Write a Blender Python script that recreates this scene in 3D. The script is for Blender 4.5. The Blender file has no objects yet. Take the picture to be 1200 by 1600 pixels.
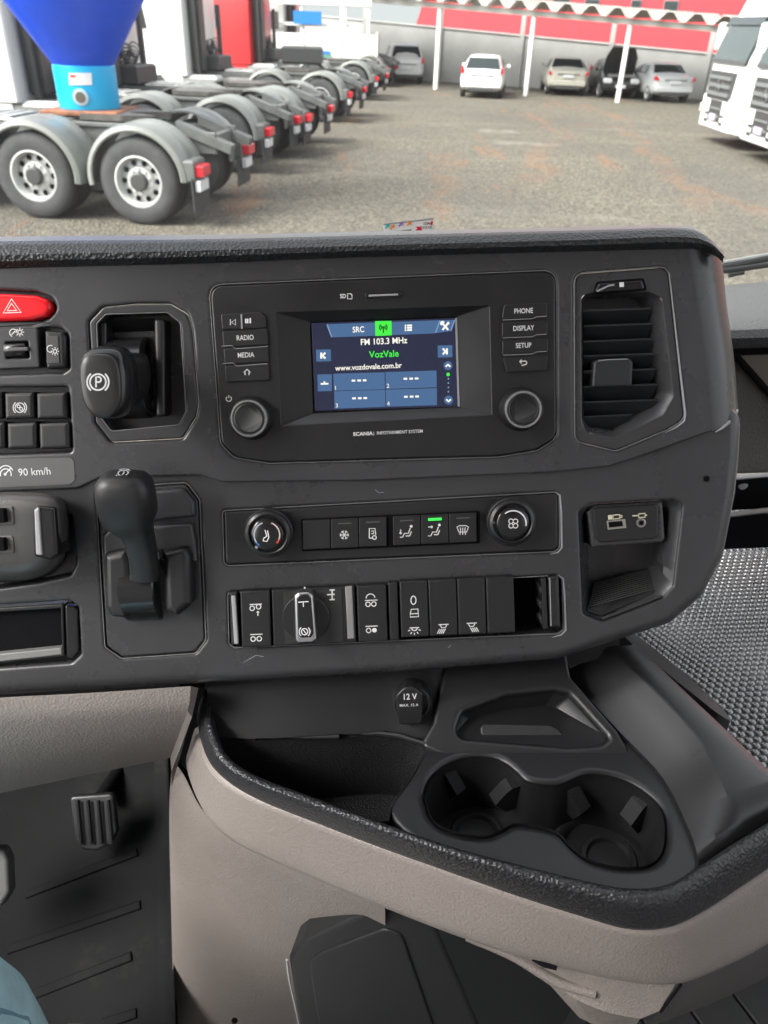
import bpy, bmesh, math, random
from mathutils import Vector, Matrix
from mathutils.geometry import tessellate_polygon
R_ = math.radians
random.seed(4)
sc = bpy.context.scene
COL = sc.collection

# ------------------------------------------------------------------ camera
EYE, PITCH, ROLL, FPX = 2.31, R_(32.5), R_(1.95), 1200.0
CAM = Vector((0, 0, EYE))
FW = Vector((0, math.cos(PITCH), -math.sin(PITCH)))
U0 = Vector((0, math.sin(PITCH), math.cos(PITCH)))
X0 = Vector((1, 0, 0))
RT = X0 * math.cos(ROLL) + U0 * math.sin(ROLL)
UP = U0 * math.cos(ROLL) - X0 * math.sin(ROLL)
cd = bpy.data.cameras.new('camera')
cam = bpy.data.objects.new('camera', cd)
COL.objects.link(cam)
cd.sensor_fit = 'VERTICAL'
cd.sensor_height = 36
cd.lens = 36 * FPX / 1600
cd.clip_start, cd.clip_end = 0.02, 2000
cam.matrix_world = Matrix(((RT.x, UP.x, -FW.x, 0), (RT.y, UP.y, -FW.y, 0), (RT.z, UP.z, -FW.z, EYE), (0, 0, 0, 1)))
cd.dof.use_dof = True
cd.dof.focus_distance = 0.60
cd.dof.aperture_fstop = 13.0
sc.camera = cam

# ------------------------------------------------------------------ sky, sun, exposure
EXPO = 2.28
w = bpy.data.worlds.new('World')
sc.world = w
w.use_nodes = True
nt = w.node_tree
nt.nodes.clear()
sky = nt.nodes.new('ShaderNodeTexSky')
sky.sky_type = 'NISHITA'
sky.sun_disc = False
SUN_EL, SUN_AZ = R_(46), R_(242)
sky.sun_elevation = SUN_EL
sky.sun_rotation = SUN_AZ
sky.dust_density = 4
hs = nt.nodes.new('ShaderNodeHueSaturation')
hs.inputs['Saturation'].default_value = 0.18
bg = nt.nodes.new('ShaderNodeBackground')
bg.inputs['Strength'].default_value = 0.10
wo = nt.nodes.new('ShaderNodeOutputWorld')
nt.links.new(sky.outputs[0], hs.inputs['Color'])
nt.links.new(hs.outputs[0], bg.inputs[0])
nt.links.new(bg.outputs[0], wo.inputs[0])
sl = bpy.data.lights.new('sun', 'SUN')
sl.energy = 1.35
sl.angle = R_(32)
sl.color = (1, 0.96, 0.9)
so = bpy.data.objects.new('sun', sl)
COL.objects.link(so)
sd = Vector((math.sin(SUN_AZ) * math.cos(SUN_EL), math.cos(SUN_AZ) * math.cos(SUN_EL), math.sin(SUN_EL)))
so.rotation_euler = sd.to_track_quat('Z', 'Y').to_euler()
so.location = (0, 0, 30)
vs = sc.view_settings
vs.view_transform = 'Standard'
vs.look = 'None'
vs.exposure = EXPO
vs.gamma = 1
vs.use_curve_mapping = False
sc.cycles.use_denoising = True
sc.cycles.max_bounces = 6
sc.cycles.diffuse_bounces = 3
sc.cycles.glossy_bounces = 3
sc.cycles.caustics_reflective = False
sc.cycles.caustics_refractive = False
sc.cycles.adaptive_threshold = .02
sc.cycles.transparent_max_bounces = 12


# ------------------------------------------------------------------ frames: turn a photo measurement into a point on a real plane
def ray(px, py):
    return FW + RT * ((px - 600) / FPX) + UP * ((800 - py) / FPX)


class Fr:
    def __init__(s, x, y, z, o):
        s.x, s.y, s.z, s.o = x.normalized(), y.normalized(), z.normalized(), o
        s.M = Matrix(((s.x.x, s.y.x, s.z.x, o.x), (s.x.y, s.y.y, s.z.y, o.y), (s.x.z, s.y.z, s.z.z, o.z), (0, 0, 0, 1)))

    def at(s, px, py, w=0.0):
        d = ray(px, py)
        t = (s.o + s.z * w - CAM).dot(s.z) / d.dot(s.z)
        p = CAM + d * t - s.o
        return Vector((p.dot(s.x), p.dot(s.y), w))

    def poly(s, pts, w=0.0):
        return [tuple(s.at(a, b, w)[:2]) for a, b in pts]


TILT, SKEW = R_(8.6), R_(2.6)
pu = RT * math.cos(SKEW) + UP * math.sin(SKEW)
up_ = UP * math.cos(SKEW) - RT * math.sin(SKEW)
pv = up_ * math.cos(TILT) - FW * math.sin(TILT)
P = Fr(pu, pv, pu.cross(pv), CAM + ray(600, 650) * 0.575)          # dash face
REC = R_(23.9)
C = Fr(pu, P.y * math.sin(REC) - P.z * math.cos(REC), P.y * math.cos(REC) + P.z * math.sin(REC), CAM)   # cab: right, forward, up from the eye
W = Fr(X0, Vector((0, 1, 0)), Vector((0, 0, 1)), Vector((0, 0, 0)))  # the yard
K = 0.00048


# ------------------------------------------------------------------ materials
def lin(c):
    return tuple((v / 12.92 if v <= .04045 else ((v + .055) / 1.055) ** 2.4) for v in (x / 255 for x in c))


MATS = {}


def mat(name, col, rough=.5, metal=0, bump=None, var=0.0, vscale=6, spec=.5, rvar=0.0, coat=0.0, alpha=1.0, trans=0.0, dirt=None):
    if name in MATS:
        return MATS[name]
    m = bpy.data.materials.new(name)
    m.use_nodes = True
    n = m.node_tree.nodes
    l = m.node_tree.links
    b = n['Principled BSDF']
    b.inputs['Base Color'].default_value = (*col, 1)
    b.inputs['Roughness'].default_value = rough
    b.inputs['Metallic'].default_value = metal
    b.inputs['Specular IOR Level'].default_value = spec
    b.inputs['Coat Weight'].default_value = coat
    b.inputs['Coat Roughness'].default_value = .08
    b.inputs['Transmission Weight'].default_value = trans
    tc = n.new('ShaderNodeTexCoord')
    if var or rvar:
        nz = n.new('ShaderNodeTexNoise')
        nz.inputs['Scale'].default_value = vscale
        nz.inputs['Detail'].default_value = 7
        nz.inputs['Roughness'].default_value = .65
        l.new(tc.outputs['Object'], nz.inputs['Vector'])
        if var:
            mr = n.new('ShaderNodeMapRange')
            mr.inputs['From Min'].default_value = .3
            mr.inputs['From Max'].default_value = .7
            mr.inputs['To Min'].default_value = 1 - var
            mr.inputs['To Max'].default_value = 1 + var
            l.new(nz.outputs['Fac'], mr.inputs['Value'])
            mx = n.new('ShaderNodeMix')
            mx.data_type = 'RGBA'
            mx.blend_type = 'MULTIPLY'
            mx.inputs['Factor'].default_value = 1
            mx.inputs['A'].default_value = (*col, 1)
            l.new(mr.outputs[0], mx.inputs['B'])
            l.new(mx.outputs['Result'], b.inputs['Base Color'])
        if rvar:
            m2 = n.new('ShaderNodeMapRange')
            m2.inputs['From Min'].default_value = .3
            m2.inputs['From Max'].default_value = .7
            m2.inputs['To Min'].default_value = rough - rvar
            m2.inputs['To Max'].default_value = rough + rvar
            l.new(nz.outputs['Fac'], m2.inputs['Value'])
            l.new(m2.outputs[0], b.inputs['Roughness'])
    if dirt:
        # pale dust specks and streaks lying on the surface: (colour, scale, threshold)
        dn = n.new('ShaderNodeTexNoise')
        dn.inputs['Scale'].default_value = dirt[1]
        dn.inputs['Detail'].default_value = 9
        dn.inputs['Roughness'].default_value = .75
        l.new(tc.outputs['Object'], dn.inputs['Vector'])
        dr = n.new('ShaderNodeMapRange')
        dr.inputs['From Min'].default_value = dirt[2]
        dr.inputs['From Max'].default_value = dirt[2] + .12
        dr.inputs['To Max'].default_value = dirt[3] if len(dirt) > 3 else .5
        l.new(dn.outputs['Fac'], dr.inputs['Value'])
        dm = n.new('ShaderNodeMix')
        dm.data_type = 'RGBA'
        l.new(dr.outputs[0], dm.inputs['Factor'])
        src = b.inputs['Base Color'].links[0].from_socket if b.inputs['Base Color'].links else None
        if src:
            l.new(src, dm.inputs['A'])
        else:
            dm.inputs['A'].default_value = (*col, 1)
        dm.inputs['B'].default_value = (*dirt[0], 1)
        l.new(dm.outputs['Result'], b.inputs['Base Color'])
    if bump:
        kind, scale, strength, dist = bump
        if kind == 'leather':
            t = n.new('ShaderNodeTexVoronoi')
            t.feature = 'SMOOTH_F1'
            t.inputs['Scale'].default_value = scale
            t.inputs['Smoothness'].default_value = .5
            out = t.outputs['Distance']
            wn = n.new('ShaderNodeTexNoise')
            wn.inputs['Scale'].default_value = scale * .8
            l.new(tc.outputs['Object'], wn.inputs['Vector'])
            ad = n.new('ShaderNodeVectorMath')
            ad.operation = 'MULTIPLY_ADD'
            ad.inputs[1].default_value = (.25 / scale,) * 3
            l.new(wn.outputs['Color'], ad.inputs[0])
            l.new(tc.outputs['Object'], ad.inputs[2])
            l.new(ad.outputs[0], t.inputs['Vector'])
        else:
            t = n.new('ShaderNodeTexNoise')
            t.inputs['Scale'].default_value = scale
            t.inputs['Detail'].default_value = 4
            out = t.outputs['Fac']
            l.new(tc.outputs['Object'], t.inputs['Vector'])
        bp = n.new('ShaderNodeBump')
        bp.inputs['Strength'].default_value = strength
        bp.inputs['Distance'].default_value = dist
        l.new(out, bp.inputs['Height'])
        l.new(bp.outputs[0], b.inputs['Normal'])
    MATS[name] = m
    return m


def emit(name, srgb, k=1.0):
    if name in MATS:
        return MATS[name]
    m = bpy.data.materials.new(name)
    m.use_nodes = True
    n = m.node_tree.nodes
    b = n['Principled BSDF']
    c = lin(srgb)
    b.inputs['Base Color'].default_value = (.01, .01, .012, 1)
    b.inputs['Roughness'].default_value = .25
    b.inputs['Specular IOR Level'].default_value = .25
    b.inputs['Emission Color'].default_value = (*c, 1)
    b.inputs['Emission Strength'].default_value = k / 2 ** EXPO
    MATS[name] = m
    return m


dash = mat('dash_plastic', (.042, .042, .045), .28, bump=('noise', 1700, .22, .0004), var=.05, rvar=.07, vscale=7, dirt=((.13, .13, .125), 70, .69, .25))
dash2 = mat('lower_dash_plastic', (.038, .038, .0405), .28, bump=('noise', 1700, .22, .0004), var=.05, rvar=.07, vscale=6, dirt=((.14, .14, .135), 65, .685, .28))
blk = mat('black_plastic', (.014, .014, .015), .34, rvar=.08, vscale=25, bump=('noise', 2800, .10, .0003), dirt=((.09, .09, .09), 80, .72, .4))
btn = mat('button_plastic', (.013, .013, .014), .38, bump=('noise', 3000, .08, .0003))
gloss = mat('gloss_black_plastic', (.012, .012, .013), .18, rvar=.06, vscale=60)
deep = mat('recess_black', (.004, .004, .005), .9, spec=.1)
vinyl = mat('padded_black_vinyl', (.021, .022, .024), .40, bump=('leather', 430, .8, .0012), dirt=((.14, .14, .13), 30, .74, .3))
vinyl2 = mat('rim_black_vinyl', (.020, .020, .022), .36, bump=('leather', 430, .8, .0013))
deckm = mat('console_black_plastic', (.011, .011, .012), .32, spec=.6, bump=('noise', 1500, .30, .0005), dirt=((.10, .10, .10), 90, .70, .35))
beige = mat('beige_vinyl', (.212, .184, .167), .48, bump=('leather', 520, .38, .0010), var=.07, vscale=5, dirt=((.30, .28, .25), 70, .73, .5))
beige2 = mat('beige_plastic', (.19, .165, .150), .50, bump=('leather', 620, .40, .0010), var=.10, vscale=6, dirt=((.10, .085, .075), 14, .60, .45))
chrome = mat('satin_metal_trim', (.55, .55, .56), .28, 1)
silver = mat('pale_trim_and_glint', (.30, .30, .31), .32)  # real trim, and strips that stand in for lit edges
white = mat('white_print', (.68, .68, .68), .5)
yellowish = mat('cream_print', (.62, .58, .42), .5)
green_led = emit('green_led', (60, 240, 80), 1.6)
redp = mat('red_gloss_plastic', (.78, .008, .016), .22, coat=.3)
bluep = mat('blue_print', (.03, .12, .4), .5)
redpr = mat('red_print', (.5, .05, .03), .5)
rubber = mat('floor_rubber', (.0065, .007, .0075), .75, spec=.12, bump=('noise', 500, .25, .001), var=.3, vscale=7, dirt=((.035, .033, .03), 9, .58, .5))


# ------------------------------------------------------------------ mesh builders: every one returns (verts, faces)
def area2(p):
    return sum(p[i][0] * p[(i + 1) % len(p)][1] - p[(i + 1) % len(p)][0] * p[i][1] for i in range(len(p)))


def ccw(p):
    return p if area2(p) > 0 else list(reversed(p))


class Poly(list):
    """rounded outline that remembers its corners, so that insets stay clean"""
    raw = r = None


def rounded(pts, r, n=5):
    pts = ccw(pts)
    out = Poly()
    out.raw, out.r, out.n = list(pts), r, n
    m = len(pts)
    for i in range(m):
        a, b, c = Vector(pts[i - 1]), Vector(pts[i]), Vector(pts[(i + 1) % m])
        rr = r[i] if isinstance(r, (list, tuple)) else r
        d1, d2 = (a - b), (c - b)
        l1, l2 = d1.length, d2.length
        d1.normalize()
        d2.normalize()
        ang = d1.angle(d2) if l1 > 1e-9 and l2 > 1e-9 else math.pi
        rr = max(rr, 1e-6)
        if ang > math.pi - .06:
            out.append(tuple(b))
            continue
        t = min(rr / math.tan(ang / 2), l1 * .48, l2 * .48)
        p0, p1 = b + d1 * t, b + d2 * t
        for k in range(n + 1):
            s = k / n
            q = p0 * (1 - s) ** 2 + b * 2 * s * (1 - s) + p1 * s * s
            out.append(tuple(q))
    return out


def offset(poly, d):
    if getattr(poly, 'raw', None):
        raw, m = poly.raw, len(poly.raw)
        rs = []
        for i in range(m):
            a, b, c = raw[i - 1], raw[i], raw[(i + 1) % m]
            convex = (b[0] - a[0]) * (c[1] - b[1]) - (b[1] - a[1]) * (c[0] - b[0]) > 0
            r = poly.r[i] if isinstance(poly.r, (list, tuple)) else poly.r
            rs.append(max(r + (-d if convex else d), 2e-5))
        return rounded(offset(list(raw), d), rs, poly.n)
    n = len(poly)
    out = []
    for i in range(n):
        a, b, c = Vector(poly[i - 1]), Vector(poly[i]), Vector(poly[(i + 1) % n])
        e1, e2 = (b - a), (c - b)
        if e1.length < 1e-9:
            e1 = e2
        if e2.length < 1e-9:
            e2 = e1
        n1 = Vector((-e1.y, e1.x)).normalized()
        n2 = Vector((-e2.y, e2.x)).normalized()
        mm = n1 + n2
        if mm.length < 1e-6:
            mm = n1
        mm.normalize()
        k = max(mm.dot(n1), .35)
        out.append(tuple(b + mm * (d / k)))
    return out


def loft(rings, closed=True, cap0=False, cap1=False):
    v = [Vector(p) for r in rings for p in r]
    n = len(rings[0])
    f = []
    for i in range(len(rings) - 1):
        for j in range(n if closed else n - 1):
            k = (j + 1) % n
            f.append((i * n + j, i * n + k, (i + 1) * n + k, (i + 1) * n + j))
    if cap0:
        f.append(tuple(range(n - 1, -1, -1)))
    if cap1:
        f.append(tuple(range((len(rings) - 1) * n, len(rings) * n)))
    return v, f


def at_w(poly, w):
    return [(a, b, w) for a, b in poly]


def edge_rings(poly, w1, b, sgn=1, n=3):
    """rings that round an edge from the wall into the face at w1; sgn 1 insets (outer edge), -1 grows (rim of a hole)"""
    out = []
    for k in range(n + 1):
        a = math.pi / 2 * k / n
        out.append(at_w(offset(poly, sgn * b * (1 - math.cos(a))), w1 - b * (1 - math.sin(a))))
    out.append(at_w(offset(poly, sgn * (b + min(b * .5, .0008))), w1))
    return out


def slab(poly, w0, w1, b, cap0=False):
    poly = ccw(poly)
    return loft([at_w(poly, w0)] + edge_rings(poly, w1, b), cap0=cap0, cap1=True)


def join(*ms):
    v, f = [], []
    for a, b in ms:
        k = len(v)
        v += list(a)
        f += [tuple(i + k for i in q) for q in b]
    return v, f


def sheet(outer, holes, w, back, b, hb=None, n=3):
    """a face with real openings; holes: list of (poly, depth, floor?)"""
    hb = hb or b
    outer = ccw(outer)
    ms = []
    er = edge_rings(outer, w, b, 1, n)
    ms.append(loft([at_w(outer, back)] + er))
    loops = [[Vector(p) for p in er[-1]]]
    for h, depth, floor in holes:
        h = ccw(h)
        hr = edge_rings(h, w, hb, -1)
        ms.append(loft([at_w(h, w - depth)] + hr, cap0=floor))
        loops.append([Vector(p) for p in reversed(hr[-1])])
    tri = tessellate_polygon(loops)
    vv = [p for lp in loops for p in lp]
    ms.append((vv, [tuple(t) for t in tri]))
    return join(*ms)


def lathe(prof, c=(0, 0), n=40, base=0.0, caps=True):
    rings = []
    for r, h in prof:
        ring = []
        for k in range(n):
            a = 2 * math.pi * k / n
            ring.append((c[0] + r * math.cos(a), c[1] + r * math.sin(a), base + h))
        rings.append(ring)
    return loft(rings, cap0=caps, cap1=caps)


def rot_mesh(m, M):
    return [M @ Vector(v) for v in m[0]], m[1]


def box(x0, x1, y0, y1, z0, z1, b=0.0):
    p = [(x0, y0), (x1, y0), (x1, y1), (x0, y1)]
    if b:
        lo = at_w(offset(p, b), z0)
        return loft([lo, at_w(p, z0 + b), at_w(p, z1 - b), at_w(offset(p, b), z1)], cap0=True, cap1=True)
    return loft([at_w(p, z0), at_w(p, z1)], cap0=True, cap1=True)


def catmull(pts, n):
    pts = [Vector(p) for p in pts]
    q = [pts[0] * 2 - pts[1]] + pts + [pts[-1] * 2 - pts[-2]]
    fine = []
    for i in range(1, len(q) - 2):
        for k in range(12):
            t = k / 12
            a, b, c, d = q[i - 1], q[i], q[i + 1], q[i + 2]
            fine.append(.5 * ((2 * b) + (c - a) * t + (2 * a - 5 * b + 4 * c - d) * t * t + (3 * b - a - 3 * c + d) * t ** 3))
    fine.append(pts[-1])
    L = [0]
    for i in range(1, len(fine)):
        L.append(L[-1] + (fine[i] - fine[i - 1]).length)
    out = []
    j = 0
    for k in range(n):
        s = L[-1] * k / (n - 1)
        while j < len(L) - 2 and L[j + 1] < s:
            j += 1
        t = (s - L[j]) / max(L[j + 1] - L[j], 1e-9)
        out.append(fine[j].lerp(fine[j + 1], min(max(t, 0), 1)))
    return out


def limb(path, radii, n=16, ref=(1, 0, 0), power=2.0, caps=True):
    """tapering limb; radii (a, b) per point, a along ref"""
    path = [Vector(p) for p in path]
    rings = []
    ref = Vector(ref)
    for i, p in enumerate(path):
        t = (path[min(i + 1, len(path) - 1)] - path[max(i - 1, 0)]).normalized()
        x = (ref - t * ref.dot(t)).normalized()
        y = t.cross(x)
        a, b = radii[i] if isinstance(radii[i], (tuple, list)) else (radii[i], radii[i])
        ring = []
        for k in range(n):
            th = 2 * math.pi * k / n
            c, s = math.cos(th), math.sin(th)
            e = 2 / power
            ring.append(p + x * (a * math.copysign(abs(c) ** e, c)) + y * (b * math.copysign(abs(s) ** e, s)))
        rings.append(ring)
    return loft(rings, cap0=caps, cap1=caps)


def strokes(lines, width, w):
    """flat printed strokes; lines = polylines of (u, v)"""
    ms = []
    for ln in lines:
        closed = len(ln) > 2 and (Vector(ln[0]) - Vector(ln[-1])).length < 1e-7
        pts = [Vector(p) for p in (ln[:-1] if closed else ln)]
        n = len(pts)
        L, Rr = [], []
        for i in range(n):
            a = pts[i - 1] if (i > 0 or closed) else pts[i]
            c = pts[(i + 1) % n] if (i < n - 1 or closed) else pts[i]
            t = (c - a).normalized()
            nn = Vector((-t.y, t.x)) * width / 2
            L.append((pts[i] + nn).to_3d() + Vector((0, 0, w)))
            Rr.append((pts[i] - nn).to_3d() + Vector((0, 0, w)))
        f = [(i, (i + 1) % n, n + (i + 1) % n, n + i) for i in range(n if closed else n - 1)]
        ms.append((L + Rr, f))
    return join(*ms)


def arc(cx, cy, r, a0, a1, n=16, ry=None):
    ry = ry or r
    return [(cx + r * math.cos(R_(a0 + (a1 - a0) * k / n)), cy - ry * math.sin(R_(a0 + (a1 - a0) * k / n))) for k in range(n + 1)]


def disc(c, r, w, n=20):
    v = [Vector((c[0] + r * math.cos(2 * math.pi * k / n), c[1] + r * math.sin(2 * math.pi * k / n), w)) for k in range(n)]
    return v, [tuple(range(n))]


# ------------------------------------------------------------------ objects
def mesh_obj(name, m, material, smooth=True, ang=38):
    me = bpy.data.meshes.new(name)
    me.from_pydata([tuple(v) for v in m[0]], [], [list(q) for q in m[1]])
    bm = bmesh.new()
    bm.from_mesh(me)
    bmesh.ops.recalc_face_normals(bm, faces=bm.faces)
    bm.to_mesh(me)
    bm.free()
    me.materials.append(material)
    if smooth:
        me.polygons.foreach_set('use_smooth', [True] * len(me.polygons))
        me.set_sharp_from_angle(angle=R_(ang))
    me.update()
    o = bpy.data.objects.new(name, me)
    COL.objects.link(o)
    return o


def tag(o, label=None, cat=None, group=None, kind=None):
    if label:
        o['label'] = label
    if cat:
        o['category'] = cat
    if group:
        o['group'] = group
    if kind:
        o['kind'] = kind
    return o


class Thing:
    """an Empty at the thing's base; parts are given in the coordinates of its frame"""

    def __init__(s, name, label, cat, fr, org=(0, 0, 0), group=None, kind=None):
        s.fr, s.org = fr, Vector(org)
        s.o = bpy.data.objects.new(name, None)
        s.o.empty_display_size = .02
        COL.objects.link(s.o)
        s.o.matrix_world = fr.M @ Matrix.Translation(s.org)
        tag(s.o, label, cat, group, kind)

    def part(s, name, m, material, parent=None, smooth=True, ang=38, label=None, sub=0):
        v = [Vector(p) - s.org for p in m[0]]
        o = mesh_obj(name, (v, m[1]), material, smooth, ang)
        o.parent = parent or s.o
        if label:
            o['label'] = label
        if sub:
            md = o.modifiers.new('sub', 'SUBSURF')
            md.levels = md.render_levels = sub
        return o

    # ---- helpers for things on the dash face, measured on the photo
    def slab(s, name, pts, r, w0, w1, b, material, parent=None, **k):
        return s.part(name, slab(rounded(s.fr.poly(pts, w1), r * K), w0, w1, b, True), material, parent, **k)

    def marks(s, name, lines, width, w, material, parent=None, dots=(), split=False):
        if split:
            for l in lines:
                s.marks(name, [l], width, w, material, parent)
            return
        ls = [s.fr.poly(l, w) for l in lines]
        ms = []
        if ls:
            ms.append(strokes(ls, width * 1.15 * K, w))
        for (x, y, r) in dots:
            ms.append(disc(s.fr.at(x, y, w)[:2], r * K, w))
        return s.part(name, join(*ms), material, parent, smooth=False)

    def text(s, name, body, px, py, cap, w, material, parent=None, align='CENTER', bold=0.0, sx=1.0, rot=0.0):
        cu = bpy.data.curves.new('t', 'FONT')
        cu.body = body
        cu.size = 1
        cu.offset = bold
        cu.align_x = align
        cu.align_y = 'CENTER'
        cu.resolution_u = 3
        to = bpy.data.objects.new('t', cu)
        COL.objects.link(to)
        dg = bpy.context.evaluated_depsgraph_get()
        me = bpy.data.meshes.new_from_object(to.evaluated_get(dg))
        COL.objects.unlink(to)
        bpy.data.objects.remove(to)
        bpy.data.curves.remove(cu)
        k = cap * K / .70
        c = s.fr.at(px, py, w)
        M = Matrix.Translation(c - s.org) @ Matrix.Rotation(R_(rot), 4, 'Z') @ Matrix.Diagonal((k * sx, k, k, 1))
        me.transform(M)
        me.name = name
        me.materials.clear()
        me.materials.append(material)
        o = bpy.data.objects.new(name, me)
        COL.objects.link(o)
        o.parent = parent or s.o
        return o


def copy_tree(o, parent=None):
    c = o.copy()
    COL.objects.link(c)
    c.parent = parent
    for ch in [x for x in ALL() if x.parent == o]:
        copy_tree(ch, c)
    return c


def ALL():
    return list(bpy.data.objects)
# ================================================================== DASHBOARD
def sk(x, y, s=-.046):
    return (x, y + s * (x - 600))


INFO = [(328, 447), (868, 424), (869, 683), (838, 702), (780, 712), (420, 722), (368, 713), (346, 692)]
INFO_H = [(326.5, 445), (869.5, 422), (870.5, 684), (840, 704), (781, 714), (420, 724), (366, 715), (344.5, 693)]
VENT = [(897, 427), (1044, 416), (1070, 655), (1042, 672), (962, 705), (898, 690)]
PB_OUT = [(138, 502), (160, 479), (210, 474), (265, 474), (293, 490), (300, 515), (310, 630), (306, 652), (285, 686), (173, 692), (148, 660)]
PB_IN = [(151, 506), (165, 491), (261, 488), (282, 504), (291, 643), (280, 664), (174, 674), (157, 652)]
HAZ = [(-80, 452), (0, 453), (58, 456), (82, 466), (88, 482), (76, 497), (50, 506), (0, 508), (-80, 511)]
DIM = [(-80, 512), (64, 510), (96, 513), (105, 522), (107, 576), (98, 582), (-80, 588)]
ROCK = [(-80, 606), (106, 604), (112, 706), (-80, 713)]
NICHE = [(905, 800), (922, 788), (1052, 781), (1067, 788), (1052, 916), (1034, 936), (940, 971), (912, 960)]
CLIM = [(348, 798), (868, 769), (874, 775), (874, 856), (866, 862), (356, 884), (350, 878)]
SWB = [(356, 926), (872, 899), (878, 906), (880, 984), (872, 990), (366, 1012), (358, 1006)]
RET = [(150, 774), (164, 762), (292, 754), (312, 780), (322, 1000), (306, 1021), (190, 1029), (164, 1011)]
SLOT = [(-80, 950), (108, 938), (122, 948), (126, 1022), (112, 1036), (-80, 1050)]
POD = [(-80, 768), (92, 800), (112, 806), (118, 880), (110, 898), (60, 910), (-80, 930)]

D = Thing('dashboard', 'dark grey moulded truck dashboard with padded top below the windscreen', 'dashboard', P, P.at(600, 1000, -.03))
WL = -.003
Q = lambda pts, r=8, w=0.0, fr=P: rounded(fr.poly(pts, w), r * K)
upper = [(-150, 430), (0, 417), (300, 409), (560, 399), (900, 390), (1086, 386), (1100, 480), (1115, 580), (1124, 669),
         (1000, 713), (950, 729), (860, 738), (560, 751), (346, 753), (312, 742), (156, 746), (121, 763), (-150, 774)]
D.part('upper_panel', sheet(Q(upper, 10), [(Q(INFO_H, 22), .014, True), (Q(VENT, 18), .004, False), (Q(PB_OUT, 12), .004, False),
                                           (Q(HAZ, 10), .008, True), (Q(DIM, 5), .008, True), (Q(ROCK, 6), .012, True)], 0, -.02, .0012, .0024), dash)
lowr = [(-170, 735), (120, 727), (160, 710), (310, 707), (560, 717), (860, 703), (1000, 690), (1156, 625), (1152, 710), (1146, 770), (1127, 868), (1094, 930), (1044, 972),
        (868, 1028), (620, 1048), (300, 1067), (-170, 1094)]
WB = .011
D.part('lower_panel', sheet(rounded(P.poly(lowr, WL - WB), [.002 if i_ < 7 else .016 for i_ in range(len(lowr))][::-1] if area2(P.poly(lowr, WL)) < 0 else .012), [(Q(NICHE, 10, WL), .003, False), (Q(CLIM, 6, WL), .005, True), (Q(SWB, 6, WL), .03, False),
                                             (Q(RET, 10, WL), .004, True), (Q(SLOT, 8, WL), .008, False), (Q(POD, 8, WL), .018, True)], WL, WL - .07, WB, .0024, 7), dash2)
D.part('switch_bay_back', slab(Q([(350, 918), (885, 890), (888, 996), (355, 1020)], 2, -.03), -.034, -.03, .0004), deep)


def band(levels, n=60):
    """levels: list of (px polyline, w); an open loft over the dash face"""
    rings = []
    for pts, wv in levels:
        c = catmull([(a, b, 0) for a, b in pts], n)
        rings.append([P.at(p.x, p.y, wv) for p in c])
    return loft(rings, closed=False)


D.part('end_panel', band([([(1074, 386), (1088, 480), (1103, 580), (1112, 674)], .00012), ([(1084, 386), (1098, 480), (1113, 580), (1122, 670)], .00012), ([(1098, 388), (1112, 480), (1126, 576), (1135, 660)], -.002),
                          ([(1112, 391), (1124, 480), (1137, 570), (1144, 651)], -.008), ([(1122, 396), (1132, 480), (1144, 562), (1150, 643)], -.018),
                          ([(1128, 402), (1136, 480), (1147, 560), (1153, 638)], -.035), ([(1112, 402), (1122, 480), (1132, 560), (1142, 638)], -.12)], 24), dash)
L0 = [(-150, 431), (0, 418), (300, 410), (560, 400), (900, 391), (1070, 387), (1112, 391), (1130, 405)]
L1 = [(-150, 409), (0, 399), (300, 392), (560, 384), (900, 375), (1060, 370), (1108, 379), (1132, 401)]
L2 = [(-150, 391), (0, 383), (300, 379), (560, 373), (900, 364), (1060, 360), (1104, 370), (1131, 397)]
L3 = [(-150, 383), (0, 377), (300, 374), (560, 368), (900, 360), (1060, 356), (1101, 367), (1129, 394)]
L4 = [(-150, 376), (0, 370), (300, 367), (560, 362), (900, 355), (1056, 352), (1096, 363), (1122, 392)]
D.part('padded_top', band([([(x, y + 6) for x, y in L0], -.004), (L0, .002), ([((a + c) / 2, (b + d) / 2) for (a, b), (c, d) in zip(L0, L1)], .0075), (L1, .0085), (L2, .002), (L3, -.010)], 110), vinyl)
D.part('dash_top_shelf', band([([(x, y + 1) for x, y in L3], -.0102), ([(x, y + .0) for x, y in L4], -.05), ([(x, y + 14) for x, y in L4], -.14)], 110), mat('dash_top_glare_vinyl', (.16, .16, .155), .42, bump=('leather', 430, .4, .001)))  # same vinyl as the padding, made paler to paint in windscreen glare
D.part('trim_seam', limb([P.at(1118, 675, .0002), P.at(1128, 669, -.001), P.at(1138, 660, -.004), P.at(1147, 650, -.011), P.at(1152, 641, -.022)], [.0003, .0010, .0016, .0018, .0010], 8), silver)
D.part('trim_clip_hole', disc(P.at(1104, 748, WL + .0006)[:2], .0024, WL + .0006), deep)
for l in ([(586, 765), (592, 770), (600, 769)], [(700, 1012), (705, 1008)], [(380, 1035), (400, 1024), (412, 1026)]):
    D.part('scratch', strokes([P.poly(l, WL + .0003)], .0004, WL + .0003), silver, smooth=False)

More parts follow.
